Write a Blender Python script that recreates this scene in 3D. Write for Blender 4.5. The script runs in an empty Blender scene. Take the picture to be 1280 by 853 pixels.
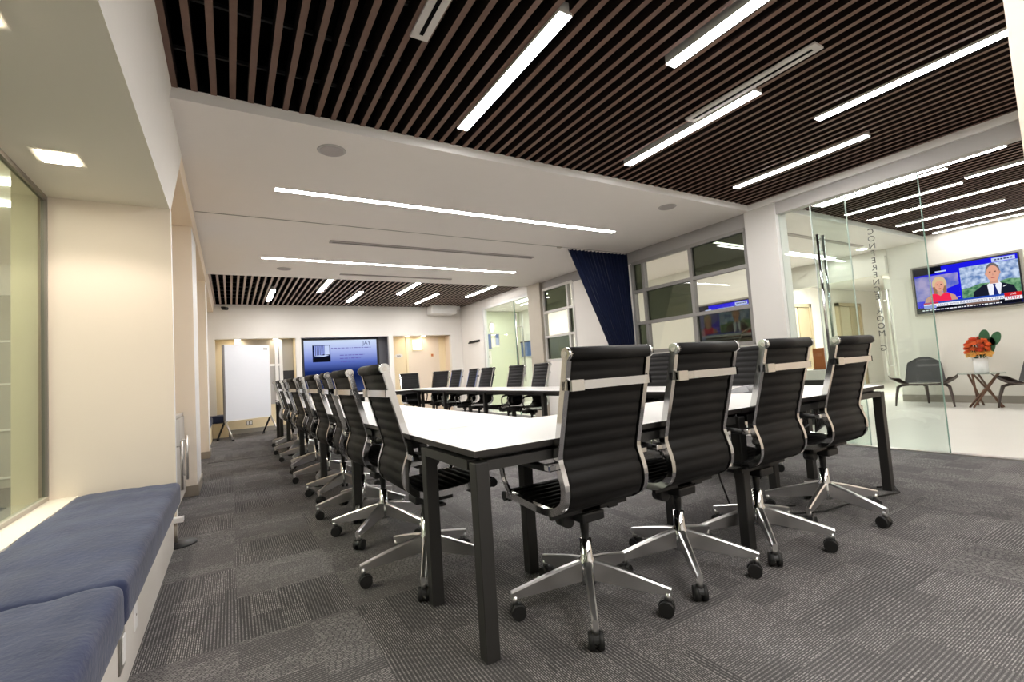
import bpy, bmesh, math, random
from math import sin, cos, pi, sqrt, radians, floor
from mathutils import Vector, Matrix, noise
random.seed(7)
SC = bpy.context.scene
COL = SC.collection

# ------------------------------------------------------------------ materials
def lin(c):
    c = c / 255.0
    return c / 12.92 if c <= 0.04045 else ((c + 0.055) / 1.055) ** 2.4
def rgb(r, g, b): return (lin(r), lin(g), lin(b), 1.0)

def newmat(name):
    m = bpy.data.materials.new(name); m.use_nodes = True
    nt = m.node_tree; nt.nodes.clear()
    return m, nt
def N(nt, t, **kw):
    n = nt.nodes.new(t)
    for k, v in kw.items():
        if k in n.inputs: n.inputs[k].default_value = v
        else: setattr(n, k, v)
    return n
def pbr(name, col, rough=0.5, metal=0.0, spec=0.5, var=0.0, vscale=8.0, bump=0.0, bscale=60.0, sheen=0.0, coat=0.0):
    m, nt = newmat(name)
    b = N(nt, 'ShaderNodeBsdfPrincipled'); o = N(nt, 'ShaderNodeOutputMaterial')
    b.inputs['Base Color'].default_value = col
    b.inputs['Roughness'].default_value = rough
    b.inputs['Metallic'].default_value = metal
    b.inputs['Specular IOR Level'].default_value = spec
    b.inputs['Sheen Weight'].default_value = sheen
    b.inputs['Coat Weight'].default_value = coat
    nt.links.new(b.outputs[0], o.inputs[0])
    if var or bump:
        tc = N(nt, 'ShaderNodeTexCoord')
    if var:
        nz = N(nt, 'ShaderNodeTexNoise'); nz.inputs['Scale'].default_value = vscale; nz.inputs['Detail'].default_value = 4
        nt.links.new(tc.outputs['Object'], nz.inputs['Vector'])
        mp = N(nt, 'ShaderNodeMapRange'); mp.inputs[3].default_value = 1 - var; mp.inputs[4].default_value = 1 + var
        nt.links.new(nz.outputs[0], mp.inputs[0])
        mx = N(nt, 'ShaderNodeVectorMath', operation='SCALE'); mx.inputs[0].default_value = col[:3]
        nt.links.new(mp.outputs[0], mx.inputs['Scale'])
        nt.links.new(mx.outputs[0], b.inputs['Base Color'])
    if bump:
        nb = N(nt, 'ShaderNodeTexNoise'); nb.inputs['Scale'].default_value = bscale; nb.inputs['Detail'].default_value = 3
        nt.links.new(tc.outputs['Object'], nb.inputs['Vector'])
        bp = N(nt, 'ShaderNodeBump'); bp.inputs['Strength'].default_value = bump; bp.inputs['Distance'].default_value = 0.01
        nt.links.new(nb.outputs[0], bp.inputs['Height']); nt.links.new(bp.outputs[0], b.inputs['Normal'])
    return m
def emis(name, col, strength):
    m, nt = newmat(name)
    e = N(nt, 'ShaderNodeEmission'); o = N(nt, 'ShaderNodeOutputMaterial')
    e.inputs[0].default_value = col; e.inputs[1].default_value = strength
    nt.links.new(e.outputs[0], o.inputs[0]); return m
def glassy(name, tint, refl=1.0, rough=0.0, ior=1.45, add=0.0):
    m, nt = newmat(name)
    t = N(nt, 'ShaderNodeBsdfTransparent'); t.inputs[0].default_value = tint
    g = N(nt, 'ShaderNodeBsdfGlossy'); g.inputs['Roughness'].default_value = rough; g.inputs['Color'].default_value = (refl, refl, refl, 1)
    f = N(nt, 'ShaderNodeLayerWeight'); f.inputs[0].default_value = 0.5
    pw = N(nt, 'ShaderNodeMath', operation='POWER'); pw.inputs[1].default_value = 5.0; nt.links.new(f.outputs['Facing'], pw.inputs[0])
    ad = N(nt, 'ShaderNodeMath', operation='MULTIPLY_ADD'); ad.inputs[1].default_value = 0.9; ad.inputs[2].default_value = 0.035 + add; ad.use_clamp = True
    nt.links.new(pw.outputs[0], ad.inputs[0])
    mx = N(nt, 'ShaderNodeMixShader'); o = N(nt, 'ShaderNodeOutputMaterial')
    nt.links.new(ad.outputs[0], mx.inputs[0]); nt.links.new(t.outputs[0], mx.inputs[1]); nt.links.new(g.outputs[0], mx.inputs[2])
    nt.links.new(mx.outputs[0], o.inputs[0]); return m

def carpet():
    m, nt = newmat('carpet')
    L = nt.links.new
    def M(op, a, b=None, c=None):
        n = N(nt, 'ShaderNodeMath', operation=op)
        for i, x in enumerate((a, b, c)):
            if x is None: continue
            if isinstance(x, (int, float)): n.inputs[i].default_value = x
            else: L(x, n.inputs[i])
        return n.outputs[0]
    def comb(x, y, z=0.0):
        n = N(nt, 'ShaderNodeCombineXYZ')
        for i, v in enumerate((x, y, z)):
            if isinstance(v, (int, float)): n.inputs[i].default_value = v
            else: L(v, n.inputs[i])
        return n.outputs[0]
    def white(v):
        n = N(nt, 'ShaderNodeTexWhiteNoise', noise_dimensions='3D'); L(v, n.inputs['Vector']); return n.outputs['Value'], n.outputs['Color']
    def mixf(f, a, b): return M('ADD', M('MULTIPLY', a, M('SUBTRACT', 1.0, f)), M('MULTIPLY', b, f))
    tc = N(nt, 'ShaderNodeTexCoord'); sp = N(nt, 'ShaderNodeSeparateXYZ'); L(tc.outputs['Object'], sp.inputs[0])
    x, y = sp.outputs[0], sp.outputs[1]
    T = 0.46
    cx = M('FLOOR', M('DIVIDE', x, T)); cy = M('FLOOR', M('DIVIDE', y, T))
    r0, _ = white(comb(cx, cy, 3.0))
    par = M('GREATER_THAN', r0, 0.5)
    u = mixf(par, x, y); v = mixf(par, y, x)
    # sub-bands of uneven width inside each tile
    su = M('FLOOR', M('ADD', M('MULTIPLY', u, 9.1), M('MULTIPLY', r0, 7.0)))
    sv = M('FLOOR', M('ADD', M('MULTIPLY', v, 3.7), M('MULTIPLY', r0, 13.0)))
    r1, _ = white(comb(su, sv, M('MULTIPLY', r0, 91.0)))
    pitch = M('ADD', 78.0, M('MULTIPLY', M('GREATER_THAN', r1, 0.5), 44.0))
    ph = M('MULTIPLY', u, pitch)
    ln = M('FLOOR', ph)
    s = M('ABSOLUTE', M('SUBTRACT', M('FRACT', ph), 0.5))         # 0 centre .. .5 edge
    mr = N(nt, 'ShaderNodeMapRange', interpolation_type='SMOOTHSTEP'); L(s, mr.inputs[0])
    mr.inputs[1].default_value = 0.30; mr.inputs[2].default_value = 0.08; mr.inputs[3].default_value = 0; mr.inputs[4].default_value = 1
    line = mr.outputs[0]
    r2, _ = white(comb(ln, cx, cy))
    dp = M('ADD', M('MULTIPLY', v, mixf(M('GREATER_THAN', r1, 0.4), 95.0, 42.0)), M('MULTIPLY', r2, 37.0))
    dash0 = M('ABSOLUTE', M('SUBTRACT', M('FRACT', dp), 0.5))
    md = N(nt, 'ShaderNodeMapRange', interpolation_type='SMOOTHSTEP'); L(dash0, md.inputs[0])
    md.inputs[1].default_value = 0.5; md.inputs[2].default_value = 0.30; md.inputs[3].default_value = 0; md.inputs[4].default_value = 1
    r3, _ = white(comb(ln, M('FLOOR', dp), 5.0))
    bright = M('MULTIPLY', M('MULTIPLY', line, md.outputs[0]), M('ADD', 0.35, M('MULTIPLY', r3, 0.65)))
    bright = M('MULTIPLY', bright, M('ADD', 0.45, M('MULTIPLY', r1, 0.6)))
    nz = N(nt, 'ShaderNodeTexNoise'); nz.inputs['Scale'].default_value = 420; nz.inputs['Detail'].default_value = 2; L(tc.outputs['Object'], nz.inputs['Vector'])
    nb = N(nt, 'ShaderNodeTexNoise'); nb.inputs['Scale'].default_value = 1.3; L(tc.outputs['Object'], nb.inputs['Vector'])
    f = M('ADD', M('MULTIPLY', bright, 0.85), M('MULTIPLY', M('SUBTRACT', nz.outputs[0], 0.36), 0.65))
    f = M('ADD', f, M('MULTIPLY', M('SUBTRACT', r0, 0.5), 0.10))
    cl = N(nt, 'ShaderNodeClamp'); L(f, cl.inputs[0])
    rp = N(nt, 'ShaderNodeMix', data_type='RGBA')
    L(cl.outputs[0], rp.inputs[0]); rp.inputs[6].default_value = CARPET_A; rp.inputs[7].default_value = CARPET_B
    b = N(nt, 'ShaderNodeBsdfPrincipled'); b.inputs['Roughness'].default_value = 0.95; b.inputs['Specular IOR Level'].default_value = 0.15
    L(rp.outputs[2], b.inputs['Base Color'])
    bp = N(nt, 'ShaderNodeBump'); bp.inputs['Strength'].default_value = 0.4; bp.inputs['Distance'].default_value = 0.004
    L(cl.outputs[0], bp.inputs['Height']); L(bp.outputs[0], b.inputs['Normal'])
    o = N(nt, 'ShaderNodeOutputMaterial'); L(b.outputs[0], o.inputs[0])
    return m
CARPET_A = rgb(49, 48, 50); CARPET_B = rgb(172, 168, 166)

def slide_mat():
    m, nt = newmat('slide_screen'); L = nt.links.new
    tc = N(nt, 'ShaderNodeTexCoord'); sp = N(nt, 'ShaderNodeSeparateXYZ'); L(tc.outputs['Object'], sp.inputs[0])
    mr = N(nt, 'ShaderNodeMapRange'); L(sp.outputs[2], mr.inputs[0]); mr.inputs[1].default_value = -0.65; mr.inputs[2].default_value = 0.65
    cr = N(nt, 'ShaderNodeValToRGB'); L(mr.outputs[0], cr.inputs[0])
    e = cr.color_ramp.elements
    e[0].position = 0.0; e[0].color = rgb(52, 66, 110)
    e[1].position = 1.0; e[1].color = rgb(208, 222, 246)
    for p, c in ((0.30, rgb(16, 26, 62)), (0.42, rgb(24, 42, 102)), (0.58, rgb(92, 112, 190)), (0.78, rgb(165, 178, 232))):
        n = e.new(p); n.color = c
    em = N(nt, 'ShaderNodeEmission'); L(cr.outputs[0], em.inputs[0]); em.inputs[1].default_value = 0.95
    o = N(nt, 'ShaderNodeOutputMaterial'); L(em.outputs[0], o.inputs[0]); return m
def noise_emis(name, c1, c2, scale, st=1.0):
    m, nt = newmat(name); L = nt.links.new
    tc = N(nt, 'ShaderNodeTexCoord'); nz = N(nt, 'ShaderNodeTexNoise'); nz.inputs['Scale'].default_value = scale; nz.inputs['Detail'].default_value = 3
    L(tc.outputs['Object'], nz.inputs['Vector'])
    mr = N(nt, 'ShaderNodeMapRange'); mr.inputs[1].default_value = 0.35; mr.inputs[2].default_value = 0.65; L(nz.outputs[0], mr.inputs[0])
    mx = N(nt, 'ShaderNodeMix', data_type='RGBA'); L(mr.outputs[0], mx.inputs[0]); mx.inputs[6].default_value = c1; mx.inputs[7].default_value = c2
    em = N(nt, 'ShaderNodeEmission'); L(mx.outputs[2], em.inputs[0]); em.inputs[1].default_value = st
    o = N(nt, 'ShaderNodeOutputMaterial'); L(em.outputs[0], o.inputs[0]); return m

M = {}
M['carpet'] = carpet()
M['wall'] = pbr('wall_paint', rgb(232, 228, 222), 0.75, var=0.02, vscale=3)
M['wall_warm'] = pbr('wall_warm_paint', rgb(234, 218, 198), 0.75, var=0.02, vscale=3)
M['pillar'] = pbr('pillar_paint', rgb(236, 224, 208), 0.7, var=0.02, vscale=3)
M['cream'] = pbr('cream_paint', rgb(238, 222, 186), 0.7, var=0.02)
M['soffit'] = pbr('soffit_paint', rgb(238, 232, 227), 0.85, var=0.015, vscale=5)
M['alcove_ceiling'] = pbr('alcove_ceiling_paint', rgb(244, 238, 222), 0.85)
M['trim_white'] = pbr('trim_white', rgb(235, 233, 230), 0.5)
M['header_gray'] = pbr('header_gray', rgb(150, 147, 145), 0.45)
M['trim_gray'] = pbr('trim_gray', rgb(176, 173, 170), 0.45)
M['frame_gray'] = pbr('window_frame_gray', rgb(132, 129, 126), 0.45)
M['frame_pale'] = pbr('window_frame_pale', rgb(205, 202, 197), 0.45)
M['pilaster'] = pbr('pilaster_paint', rgb(180, 172, 158), 0.7, var=0.03)
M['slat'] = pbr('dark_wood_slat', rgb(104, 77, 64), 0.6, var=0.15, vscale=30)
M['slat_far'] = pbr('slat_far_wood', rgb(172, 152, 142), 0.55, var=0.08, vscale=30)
M['plenum'] = pbr('plenum_black', rgb(7, 7, 8), 0.9, spec=0.1)
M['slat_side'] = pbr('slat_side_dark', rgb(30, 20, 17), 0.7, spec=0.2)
M['runner'] = pbr('runner_dark', rgb(40, 40, 42), 0.5)
M['light'] = emis('light_diffuser', (1.0, 0.968, 0.942, 1), 68.0)
M['light_lobby'] = emis('light_diffuser_lobby', (1.0, 0.97, 0.935, 1), 25.0)
M['hall_fill_glow'] = emis('hall_fill_glow', (1.0, 0.97, 0.92, 1), 18.0)
M['downlight'] = emis('downlight_lens', (1.0, 0.88, 0.70, 1), 70.0)
M['sconce'] = emis('sconce_glow', (1.0, 0.93, 0.80, 1), 3.2)
M['fixture'] = pbr('fixture_housing', rgb(200, 198, 195), 0.5)
M['vent'] = pbr('vent_white', rgb(205, 200, 195), 0.5)
M['vent_soffit'] = pbr('vent_soffit', rgb(168, 160, 158), 0.6)
M['black'] = pbr('black_plastic', rgb(20, 20, 21), 0.45)
M['rubber'] = pbr('black_rubber', rgb(16, 16, 16), 0.6)
M['leather'] = pbr('black_leather', rgb(21, 20, 20), 0.6, spec=0.2, bump=0.05, bscale=400)
M['chrome'] = pbr('polished_chrome', (0.60, 0.60, 0.61, 1), 0.09, metal=1.0)
M['leg_alu'] = pbr('polished_aluminium', (0.80, 0.79, 0.785, 1), 0.29, metal=1.0)
M['recess_reflect'] = pbr('recess_lining_reflection', rgb(92, 92, 100), 0.4)  # lining darkened in its colour to mimic the screen's reflection
M['alu'] = pbr('brushed_aluminium', (0.62, 0.60, 0.57, 1), 0.3, metal=1.0)
M['steel'] = pbr('brushed_steel', (0.55, 0.50, 0.44, 1), 0.35, metal=1.0)
M['table_top'] = pbr('white_laminate', rgb(208, 206, 203), 0.38, spec=0.4)
M['table_edge'] = pbr('table_edge_dark', rgb(34, 30, 28), 0.5)
M['table_frame'] = pbr('table_frame_charcoal', rgb(42, 41, 40), 0.5)
M['velvet'] = pbr('navy_velvet', rgb(50, 57, 84), 0.9, spec=0.15, var=0.42, vscale=7, bump=0.35, bscale=45, sheen=0.2)
M['curtain'] = pbr('navy_curtain', rgb(15, 23, 48), 0.9, spec=0.1, var=0.3, vscale=14, sheen=0.15)
M['bench'] = pbr('bench_white', rgb(222, 216, 208), 0.6)
M['sill'] = pbr('sill_white', rgb(236, 228, 214), 0.5)
M['glass'] = glassy('clear_glass', (0.93, 0.965, 0.945, 1))
M['glass_door'] = glassy('door_glass', (0.90, 0.945, 0.925, 1))
M['glass_clean'] = glassy('window_glass', (0.94, 0.95, 0.93, 1))
M['glass_green'] = glassy('green_glass', (0.885, 0.945, 0.87, 1), refl=0.7)
M['glass_dark'] = glassy('dark_glass', (0.29, 0.315, 0.27, 1), refl=0.9)
M['glass_edge'] = pbr('glass_edge_green', rgb(120, 150, 138), 0.2)
M['seal'] = pbr('glass_seal', rgb(205, 212, 208), 0.3)
M['lettering'] = pbr('lettering_gray', rgb(64, 68, 66), 0.5)
M['lobby_floor'] = pbr('lobby_floor', rgb(226, 224, 217), 0.25, var=0.03, vscale=2)
M['lobby_wall'] = pbr('lobby_wall', rgb(230, 228, 220), 0.7)
M['corridor'] = pbr('corridor_green', rgb(206, 212, 188), 0.6, var=0.05)
M['base_gray'] = pbr('baseboard_gray', rgb(150, 145, 136), 0.5)
M['base_dark'] = pbr('baseboard_dark', rgb(96, 90, 86), 0.5)
M['base_metal'] = pbr('baseboard_metal', (0.42, 0.37, 0.31, 1), 0.4, metal=0.8)
M['whiteboard'] = pbr('whiteboard_surface', rgb(222, 224, 230), 0.3)
M['board_frame'] = pbr('board_frame', rgb(120, 118, 118), 0.4)
M['tv_frame'] = pbr('tv_bezel', rgb(14, 15, 19), 0.3)
M['tv_silver'] = pbr('tv_silver_bezel', rgb(150, 146, 138), 0.35)
M['slide'] = slide_mat()
M['wood_leg'] = pbr('walnut', rgb(104, 74, 56), 0.45, var=0.2, vscale=20)
M['lounge'] = pbr('lounge_gray', rgb(72, 71, 72), 0.55)
M['lounge_wood'] = pbr('lounge_wood', rgb(70, 58, 54), 0.45)
M['top_glass'] = glassy('table_glass', (0.72, 0.80, 0.78, 1))
M['vase'] = pbr('vase_frosted', rgb(232, 234, 236), 0.2)
M['rose'] = pbr('orange_petal', rgb(236, 128, 72), 0.6, var=0.25, vscale=40)
M['rose_dark'] = pbr('rust_petal', rgb(216, 92, 58), 0.6, var=0.25, vscale=40)
M['yellow'] = pbr('yellow_petal', rgb(250, 206, 120), 0.6, var=0.2, vscale=40)
M['leaf'] = pbr('green_leaf', rgb(46, 96, 62), 0.5, var=0.3, vscale=30)
M['wood_panel'] = pbr('orange_wood', rgb(158, 92, 44), 0.5, var=0.12, vscale=12)
M['desk_white'] = pbr('desk_white', rgb(225, 222, 216), 0.4)
M['elev'] = pbr('elevator_panel', rgb(206, 194, 168), 0.35, var=0.03)
M['elev_dark'] = pbr('elevator_frame', rgb(176, 160, 130), 0.35)
M['cabinet'] = pbr('cabinet_gray', rgb(190, 184, 176), 0.5)
M['panel_gray'] = pbr('panel_gray', rgb(170, 166, 156), 0.5)
M['blue_art'] = pbr('blue_picture', rgb(70, 98, 150), 0.5, var=0.25, vscale=6)
M['plate_steel'] = pbr('plate_steel', rgb(140, 134, 126), 0.35, metal=0.5)
M['plate_white'] = pbr('plate_white', rgb(240, 238, 235), 0.4)
M['phone'] = pbr('phone_gray', rgb(120, 120, 122), 0.5)
M['orange_dot'] = pbr('alarm_orange', rgb(190, 110, 60), 0.5)
M['ink'] = pbr('ink', rgb(40, 38, 40), 0.6)
# flat colours for the pictures on the screens
def E(name, r, g, b, s=0.95): M[name] = emis(name, rgb(r, g, b), s); return M[name]
for nme, c in {'scr_blue': (30, 26, 225), 'scr_violet': (96, 84, 168), 'scr_pale': (146, 160, 226), 'scr_skin': (224, 164, 140), 'scr_skin2': (206, 152, 132),
               'scr_hair': (214, 188, 146), 'scr_hairdark': (150, 112, 84), 'scr_red': (240, 44, 82), 'scr_suit': (26, 30, 46), 'scr_shirt': (236, 238, 248),
               'scr_tie': (34, 44, 110), 'scr_white': (240, 242, 250), 'scr_band': (36, 74, 176), 'scr_black': (14, 16, 26), 'scr_logo': (206, 30, 36),
               'scr_gray': (120, 96, 86), 'scr_navy': (18, 24, 60), 'scr_lip': (176, 84, 84), 'scr_eye': (70, 50, 46), 'scr_bluehair': (112, 104, 104),
               'scr_ice': (196, 210, 244), 'scr_ink': (60, 66, 120)}.items(): E(nme, *c)
M['scr_city'] = noise_emis('scr_city', rgb(92, 124, 176), rgb(196, 212, 236), 14)
M['scr_trees'] = noise_emis('scr_trees', rgb(56, 108, 76), rgb(128, 172, 132), 18)
M['scr_studio'] = noise_emis('scr_studio', rgb(70, 92, 190), rgb(176, 160, 206), 5)

# ------------------------------------------------------------------ mesh builder
class MB:
    def __init__(s): s.v = []; s.f = []; s.m = []; s.sm = []; s.mats = []
    def mi(s, m):
        m = M[m]
        if m not in s.mats: s.mats.append(m)
        return s.mats.index(m)
    def face(s, idx, m, smooth=False): s.f.append(tuple(idx)); s.m.append(s.mi(m)); s.sm.append(smooth)
    def add(s, verts): n = len(s.v); s.v += [tuple(v) for v in verts]; return n
    def poly(s, pts, m): n = s.add(pts); s.face(range(n, n + len(pts)), m)
    def box(s, x0, x1, y0, y1, z0, z1, m, T=None):
        p = [(x0, y0, z0), (x1, y0, z0), (x1, y1, z0), (x0, y1, z0), (x0, y0, z1), (x1, y0, z1), (x1, y1, z1), (x0, y1, z1)]
        if T is not None: p = [T @ Vector(q) for q in p]
        n = s.add(p)
        ms = m if isinstance(m, (list, tuple)) else [m] * 6      # bottom, top, -y, +x, +y, -x
        for q, mm in zip(((0, 3, 2, 1), (4, 5, 6, 7), (0, 1, 5, 4), (1, 2, 6, 5), (2, 3, 7, 6), (3, 0, 4, 7)), ms):
            s.face([n + i for i in q], mm)
        return s
    def rbox(s, x0, x1, y0, y1, z0, z1, r, m, T=None, seg=2):
        bm = bmesh.new(); bmesh.ops.create_cube(bm, size=1)
        for v in bm.verts:
            v.co = Vector(((x0 + x1) / 2 + v.co.x * (x1 - x0), (y0 + y1) / 2 + v.co.y * (y1 - y0), (z0 + z1) / 2 + v.co.z * (z1 - z0)))
        bmesh.ops.bevel(bm, geom=bm.edges[:], offset=r, segments=seg, affect='EDGES', profile=0.5)
        n = len(s.v)
        bm.verts.ensure_lookup_table()
        for v in bm.verts: s.v.append(tuple(T @ v.co) if T is not None else tuple(v.co))
        for f in bm.faces: s.face([n + v.index for v in f.verts], m, len(f.verts) != 4 or f.calc_area() < r * 4 * max(x1 - x0, y1 - y0, z1 - z0) and False)
        bm.free(); return s
    def prism(s, poly, axis, a, b, m, caps=True):
        """poly = 2D points; axis 'x' -> (y,z), 'y' -> (x,z), 'z' -> (x,y)"""
        def P(p, t):
            return {'x': (t, p[0], p[1]), 'y': (p[0], t, p[1]), 'z': (p[0], p[1], t)}[axis]
        k = len(poly); n = s.add([P(p, a) for p in poly] + [P(p, b) for p in poly])
        for i in range(k):
            j = (i + 1) % k; s.face((n + i, n + j, n + k + j, n + k + i), m)
        if caps: s.face(range(n, n + k), m); s.face(range(n + 2 * k - 1, n + k - 1, -1), m)
        return s
    def cyl(s, a, b, r0, r1, m, seg=16, caps=True, smooth=True, capm=None):
        a, b = Vector(a), Vector(b); d = (b - a).normalized()
        u = d.orthogonal().normalized(); w = d.cross(u)
        n = s.add([a + (u * cos(2 * pi * i / seg) + w * sin(2 * pi * i / seg)) * r0 for i in range(seg)] +
                  [b + (u * cos(2 * pi * i / seg) + w * sin(2 * pi * i / seg)) * r1 for i in range(seg)])
        for i in range(seg):
            j = (i + 1) % seg; s.face((n + i, n + j, n + seg + j, n + seg + i), m, smooth)
        if caps:
            s.face([n + i for i in reversed(range(seg))], capm or m); s.face([n + seg + i for i in range(seg)], capm or m)
        return s
    def tube(s, pts, r, m, seg=8):
        pts = [Vector(p) for p in pts]; k = len(pts); rings = []
        up = Vector((0, 0, 1)); prev = None
        for i, p in enumerate(pts):
            d = (pts[min(i + 1, k - 1)] - pts[max(i - 1, 0)]).normalized()
            u = (prev - d * prev.dot(d)) if prev is not None else d.cross(up if abs(d.z) < 0.9 else Vector((1, 0, 0)))
            u.normalize(); prev = u; w = d.cross(u)
            rr = r[i] if isinstance(r, (list, tuple)) else r
            rings.append(s.add([p + (u * cos(2 * pi * j / seg) + w * sin(2 * pi * j / seg)) * rr for j in range(seg)]))
        for a, b in zip(rings, rings[1:]):
            for j in range(seg):
                q = (j + 1) % seg; s.face((a + j, a + q, b + q, b + j), m, True)
        s.face([rings[0] + j for j in reversed(range(seg))], m); s.face([rings[-1] + j for j in range(seg)], m)
        return s
    def lathe(s, prof, m, seg=24, c=(0, 0, 0)):
        k = len(prof); n = s.add([(c[0] + r * cos(2 * pi * i / seg), c[1] + r * sin(2 * pi * i / seg), c[2] + z) for i in range(seg) for r, z in prof])
        for i in range(seg):
            j = (i + 1) % seg
            for q in range(k - 1): s.face((n + i * k + q, n + j * k + q, n + j * k + q + 1, n + i * k + q + 1), m, True)
        return s
    def grid(s, P, m, smooth=True, close_u=False):
        nu, nv = len(P), len(P[0]); n = s.add([p for row in P for p in row])
        for i in range(nu if close_u else nu - 1):
            for j in range(nv - 1):
                a = (i + 1) % nu
                s.face((n + i * nv + j, n + a * nv + j, n + a * nv + j + 1, n + i * nv + j + 1), m, smooth)
        return n
    def build(s, name, parent=None, loc=(0, 0, 0), rot=(0, 0, 0), fix=True):
        me = bpy.data.meshes.new(name); me.from_pydata(s.v, [], s.f)
        for m in s.mats: me.materials.append(m)
        me.polygons.foreach_set('material_index', s.m); me.polygons.foreach_set('use_smooth', s.sm)
        if fix:
            bm = bmesh.new(); bm.from_mesh(me); bmesh.ops.recalc_face_normals(bm, faces=bm.faces[:]); bm.to_mesh(me); bm.free()
        me.update()
        o = bpy.data.objects.new(name, me); COL.objects.link(o)
        o.location = loc; o.rotation_euler = rot
        if parent: o.parent = parent
        return o

def tag(o, label, cat, group=None):
    o['label'] = label; o['category'] = cat
    if group: o['group'] = group
    return o
def thing(name, label, cat, loc=(0, 0, 0), rz=0.0, group=None):
    o = bpy.data.objects.new(name, None); COL.objects.link(o); o.empty_display_size = 0.1
    o.location = loc; o.rotation_euler = (0, 0, rz); return tag(o, label, cat, group)
def struct(o): o['kind'] = 'structure'; return o
def sroot(name, loc=(0, 0, 0)):
    o = bpy.data.objects.new(name, None); COL.objects.link(o); o.location = loc; return struct(o)
def copy_tree(o, parent=None):
    c = o.copy(); COL.objects.link(c)
    if parent: c.parent = parent
    for ch in list(o.children): copy_tree(ch, c)
    return c
def text_mesh(name, body, size, m, parent, loc, rot, align='LEFT', spacing=1.0, extrude=0.0, line=1.0, scale=(1, 1, 1), shear=0.0):
    cu = bpy.data.curves.new('text', 'FONT'); cu.body = body; cu.size = size; cu.align_x = align
    cu.space_character = spacing; cu.space_line = line; cu.extrude = extrude; cu.resolution_u = 3; cu.shear = shear
    t = bpy.data.objects.new('text', cu); COL.objects.link(t)
    dg = bpy.context.evaluated_depsgraph_get(); dg.update()
    me = bpy.data.meshes.new_from_object(t.evaluated_get(dg)); bpy.data.objects.remove(t); bpy.data.curves.remove(cu)
    me.materials.clear(); me.materials.append(M[m])
    o = bpy.data.objects.new(name, me); COL.objects.link(o); o.parent = parent
    o.location = loc; o.rotation_euler = rot; o.scale = scale
    return o

# ------------------------------------------------------------------ key dimensions (metres; camera stands at x=y=0)
GX = 5.6            # glass / window wall on the right
FY = 12.0           # far wall
SZ = 2.80           # plaster soffit
CZ = 2.87           # underside of slats
LX = -0.26

# ---- floors
struct(MB().box(-4.5, GX + 0.03, -2.6, 12.6, -0.1, 0, 'carpet').build('floor'))
struct(MB().box(GX + 0.03, 17, -2.6, 13, -0.1, 0.0, 'lobby_floor').build('floor'))
struct(MB().box(GX - 0.02, GX + 0.06, 1.0, 3.03, 0, 0.012, 'alu').build('trim_1'))
struct(MB().box(-0.30, 0.85, 7.93, 7.96, 0, 0.004, 'table_edge').build('trim_2'))

# ---- ceilings
struct(MB().box(LX - 0.1, GX + 0.06, 3.35, 8.48, SZ, 3.2, ['soffit', 'soffit', 'trim_white', 'soffit', 'soffit', 'soffit']).build('ceiling'))
struct(MB().box(LX, GX, 5.47, 5.481, SZ - 0.004, SZ, 'base_gray').build('trim_3'))      # curtain track slot

def slat_ceiling(x0, x1, y0, y1, first, pitch=0.1015, w=0.034, h=0.11, m='slat', runners=True):
    b = MB()
    k = 0
    while first + k * pitch < x1:
        cx = first + k * pitch; k += 1
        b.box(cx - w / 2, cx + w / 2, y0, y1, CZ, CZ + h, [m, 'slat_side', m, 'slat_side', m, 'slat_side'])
    if runners:
        n = max(2, int((y1 - y0) / 0.42))
        for i in range(n):
            yy = y0 + (i + 0.5) * (y1 - y0) / n
            b.box(x0, x1, yy - 0.008, yy + 0.008, CZ + h, CZ + h + 0.02, 'runner')
    b.box(x0, x1, y0, y1, CZ + 0.42, CZ + 0.45, 'plenum')
    b.box(x0 - 0.02, x0 + 0.004, y0, y1, CZ + 0.005, CZ + 0.45, 'plenum'); b.box(x1 - 0.004, x1 + 0.02, y0, y1, CZ + 0.005, CZ + 0.45, 'plenum')
    b.box(x0, x1, y1 - 0.004, y1 + 0.02, CZ + 0.005, CZ + 0.45, 'plenum'); b.box(x0, x1, y0 - 0.02, y0 + 0.004, CZ + 0.005, CZ + 0.45, 'plenum')
    return struct(b.build('ceiling'))
slat_ceiling(LX, GX, -2.4, 3.35, LX + 0.012)
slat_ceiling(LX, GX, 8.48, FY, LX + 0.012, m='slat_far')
slat_ceiling(GX + 0.12, 10.4, -2.4, 3.16, GX + 0.18, m='slat')
struct(MB().box(GX + 0.06, 10.4, 3.16, 8.2, SZ, 3.2, ['soffit', 'soffit', 'trim_white', 'soffit', 'soffit', 'soffit']).build('ceiling'))
struct(MB().box(10.56, 16.38, 3.61, 6.24, 2.62, 2.75, 'trim_white').build('ceiling'))

# ---- left side: sloping bulkhead, alcoves, pillars
b = MB()
b.prism([(-1.05, 2.36), (-0.35, 2.36), (-0.262, CZ), (-0.262, 3.3), (-1.05, 3.3)], 'y', -2.4, 4.19, 'wall')
for i, f in enumerate(b.f):
    pass
bulk = b.build('wall_left')
bulk.data.materials.append(M['alcove_ceiling'])
for p in bulk.data.polygons:
    if p.normal.z < -0.9: p.material_index = 1
struct(bulk)
struct(MB().prism([(-1.05, 2.70), (-0.29, 2.70), (LX, SZ + 0.1), (LX, 3.3), (-1.05, 3.3)], 'y', 4.19, FY, 'wall_warm').build('wall_left'))
def pillar(y0, y1, xr, x0=-1.02, base=True):
    b = MB().box(x0, xr, y0, y1, 0, 2.72, ['pillar', 'pillar', 'pillar', 'trim_white', 'pillar', 'pillar'])
    struct(b.build('wall_left'))
    if base: struct(MB().box(x0, xr + 0.012, y0 - 0.012, y1, 0, 0.10, 'base_metal').build('baseboard_left'))
struct(MB().box(-1.02, -0.345, 4.12, 4.19, 0, 2.36, ['pillar', 'pillar', 'pillar', 'trim_white', 'pillar', 'pillar']).build('wall_left'))
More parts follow.
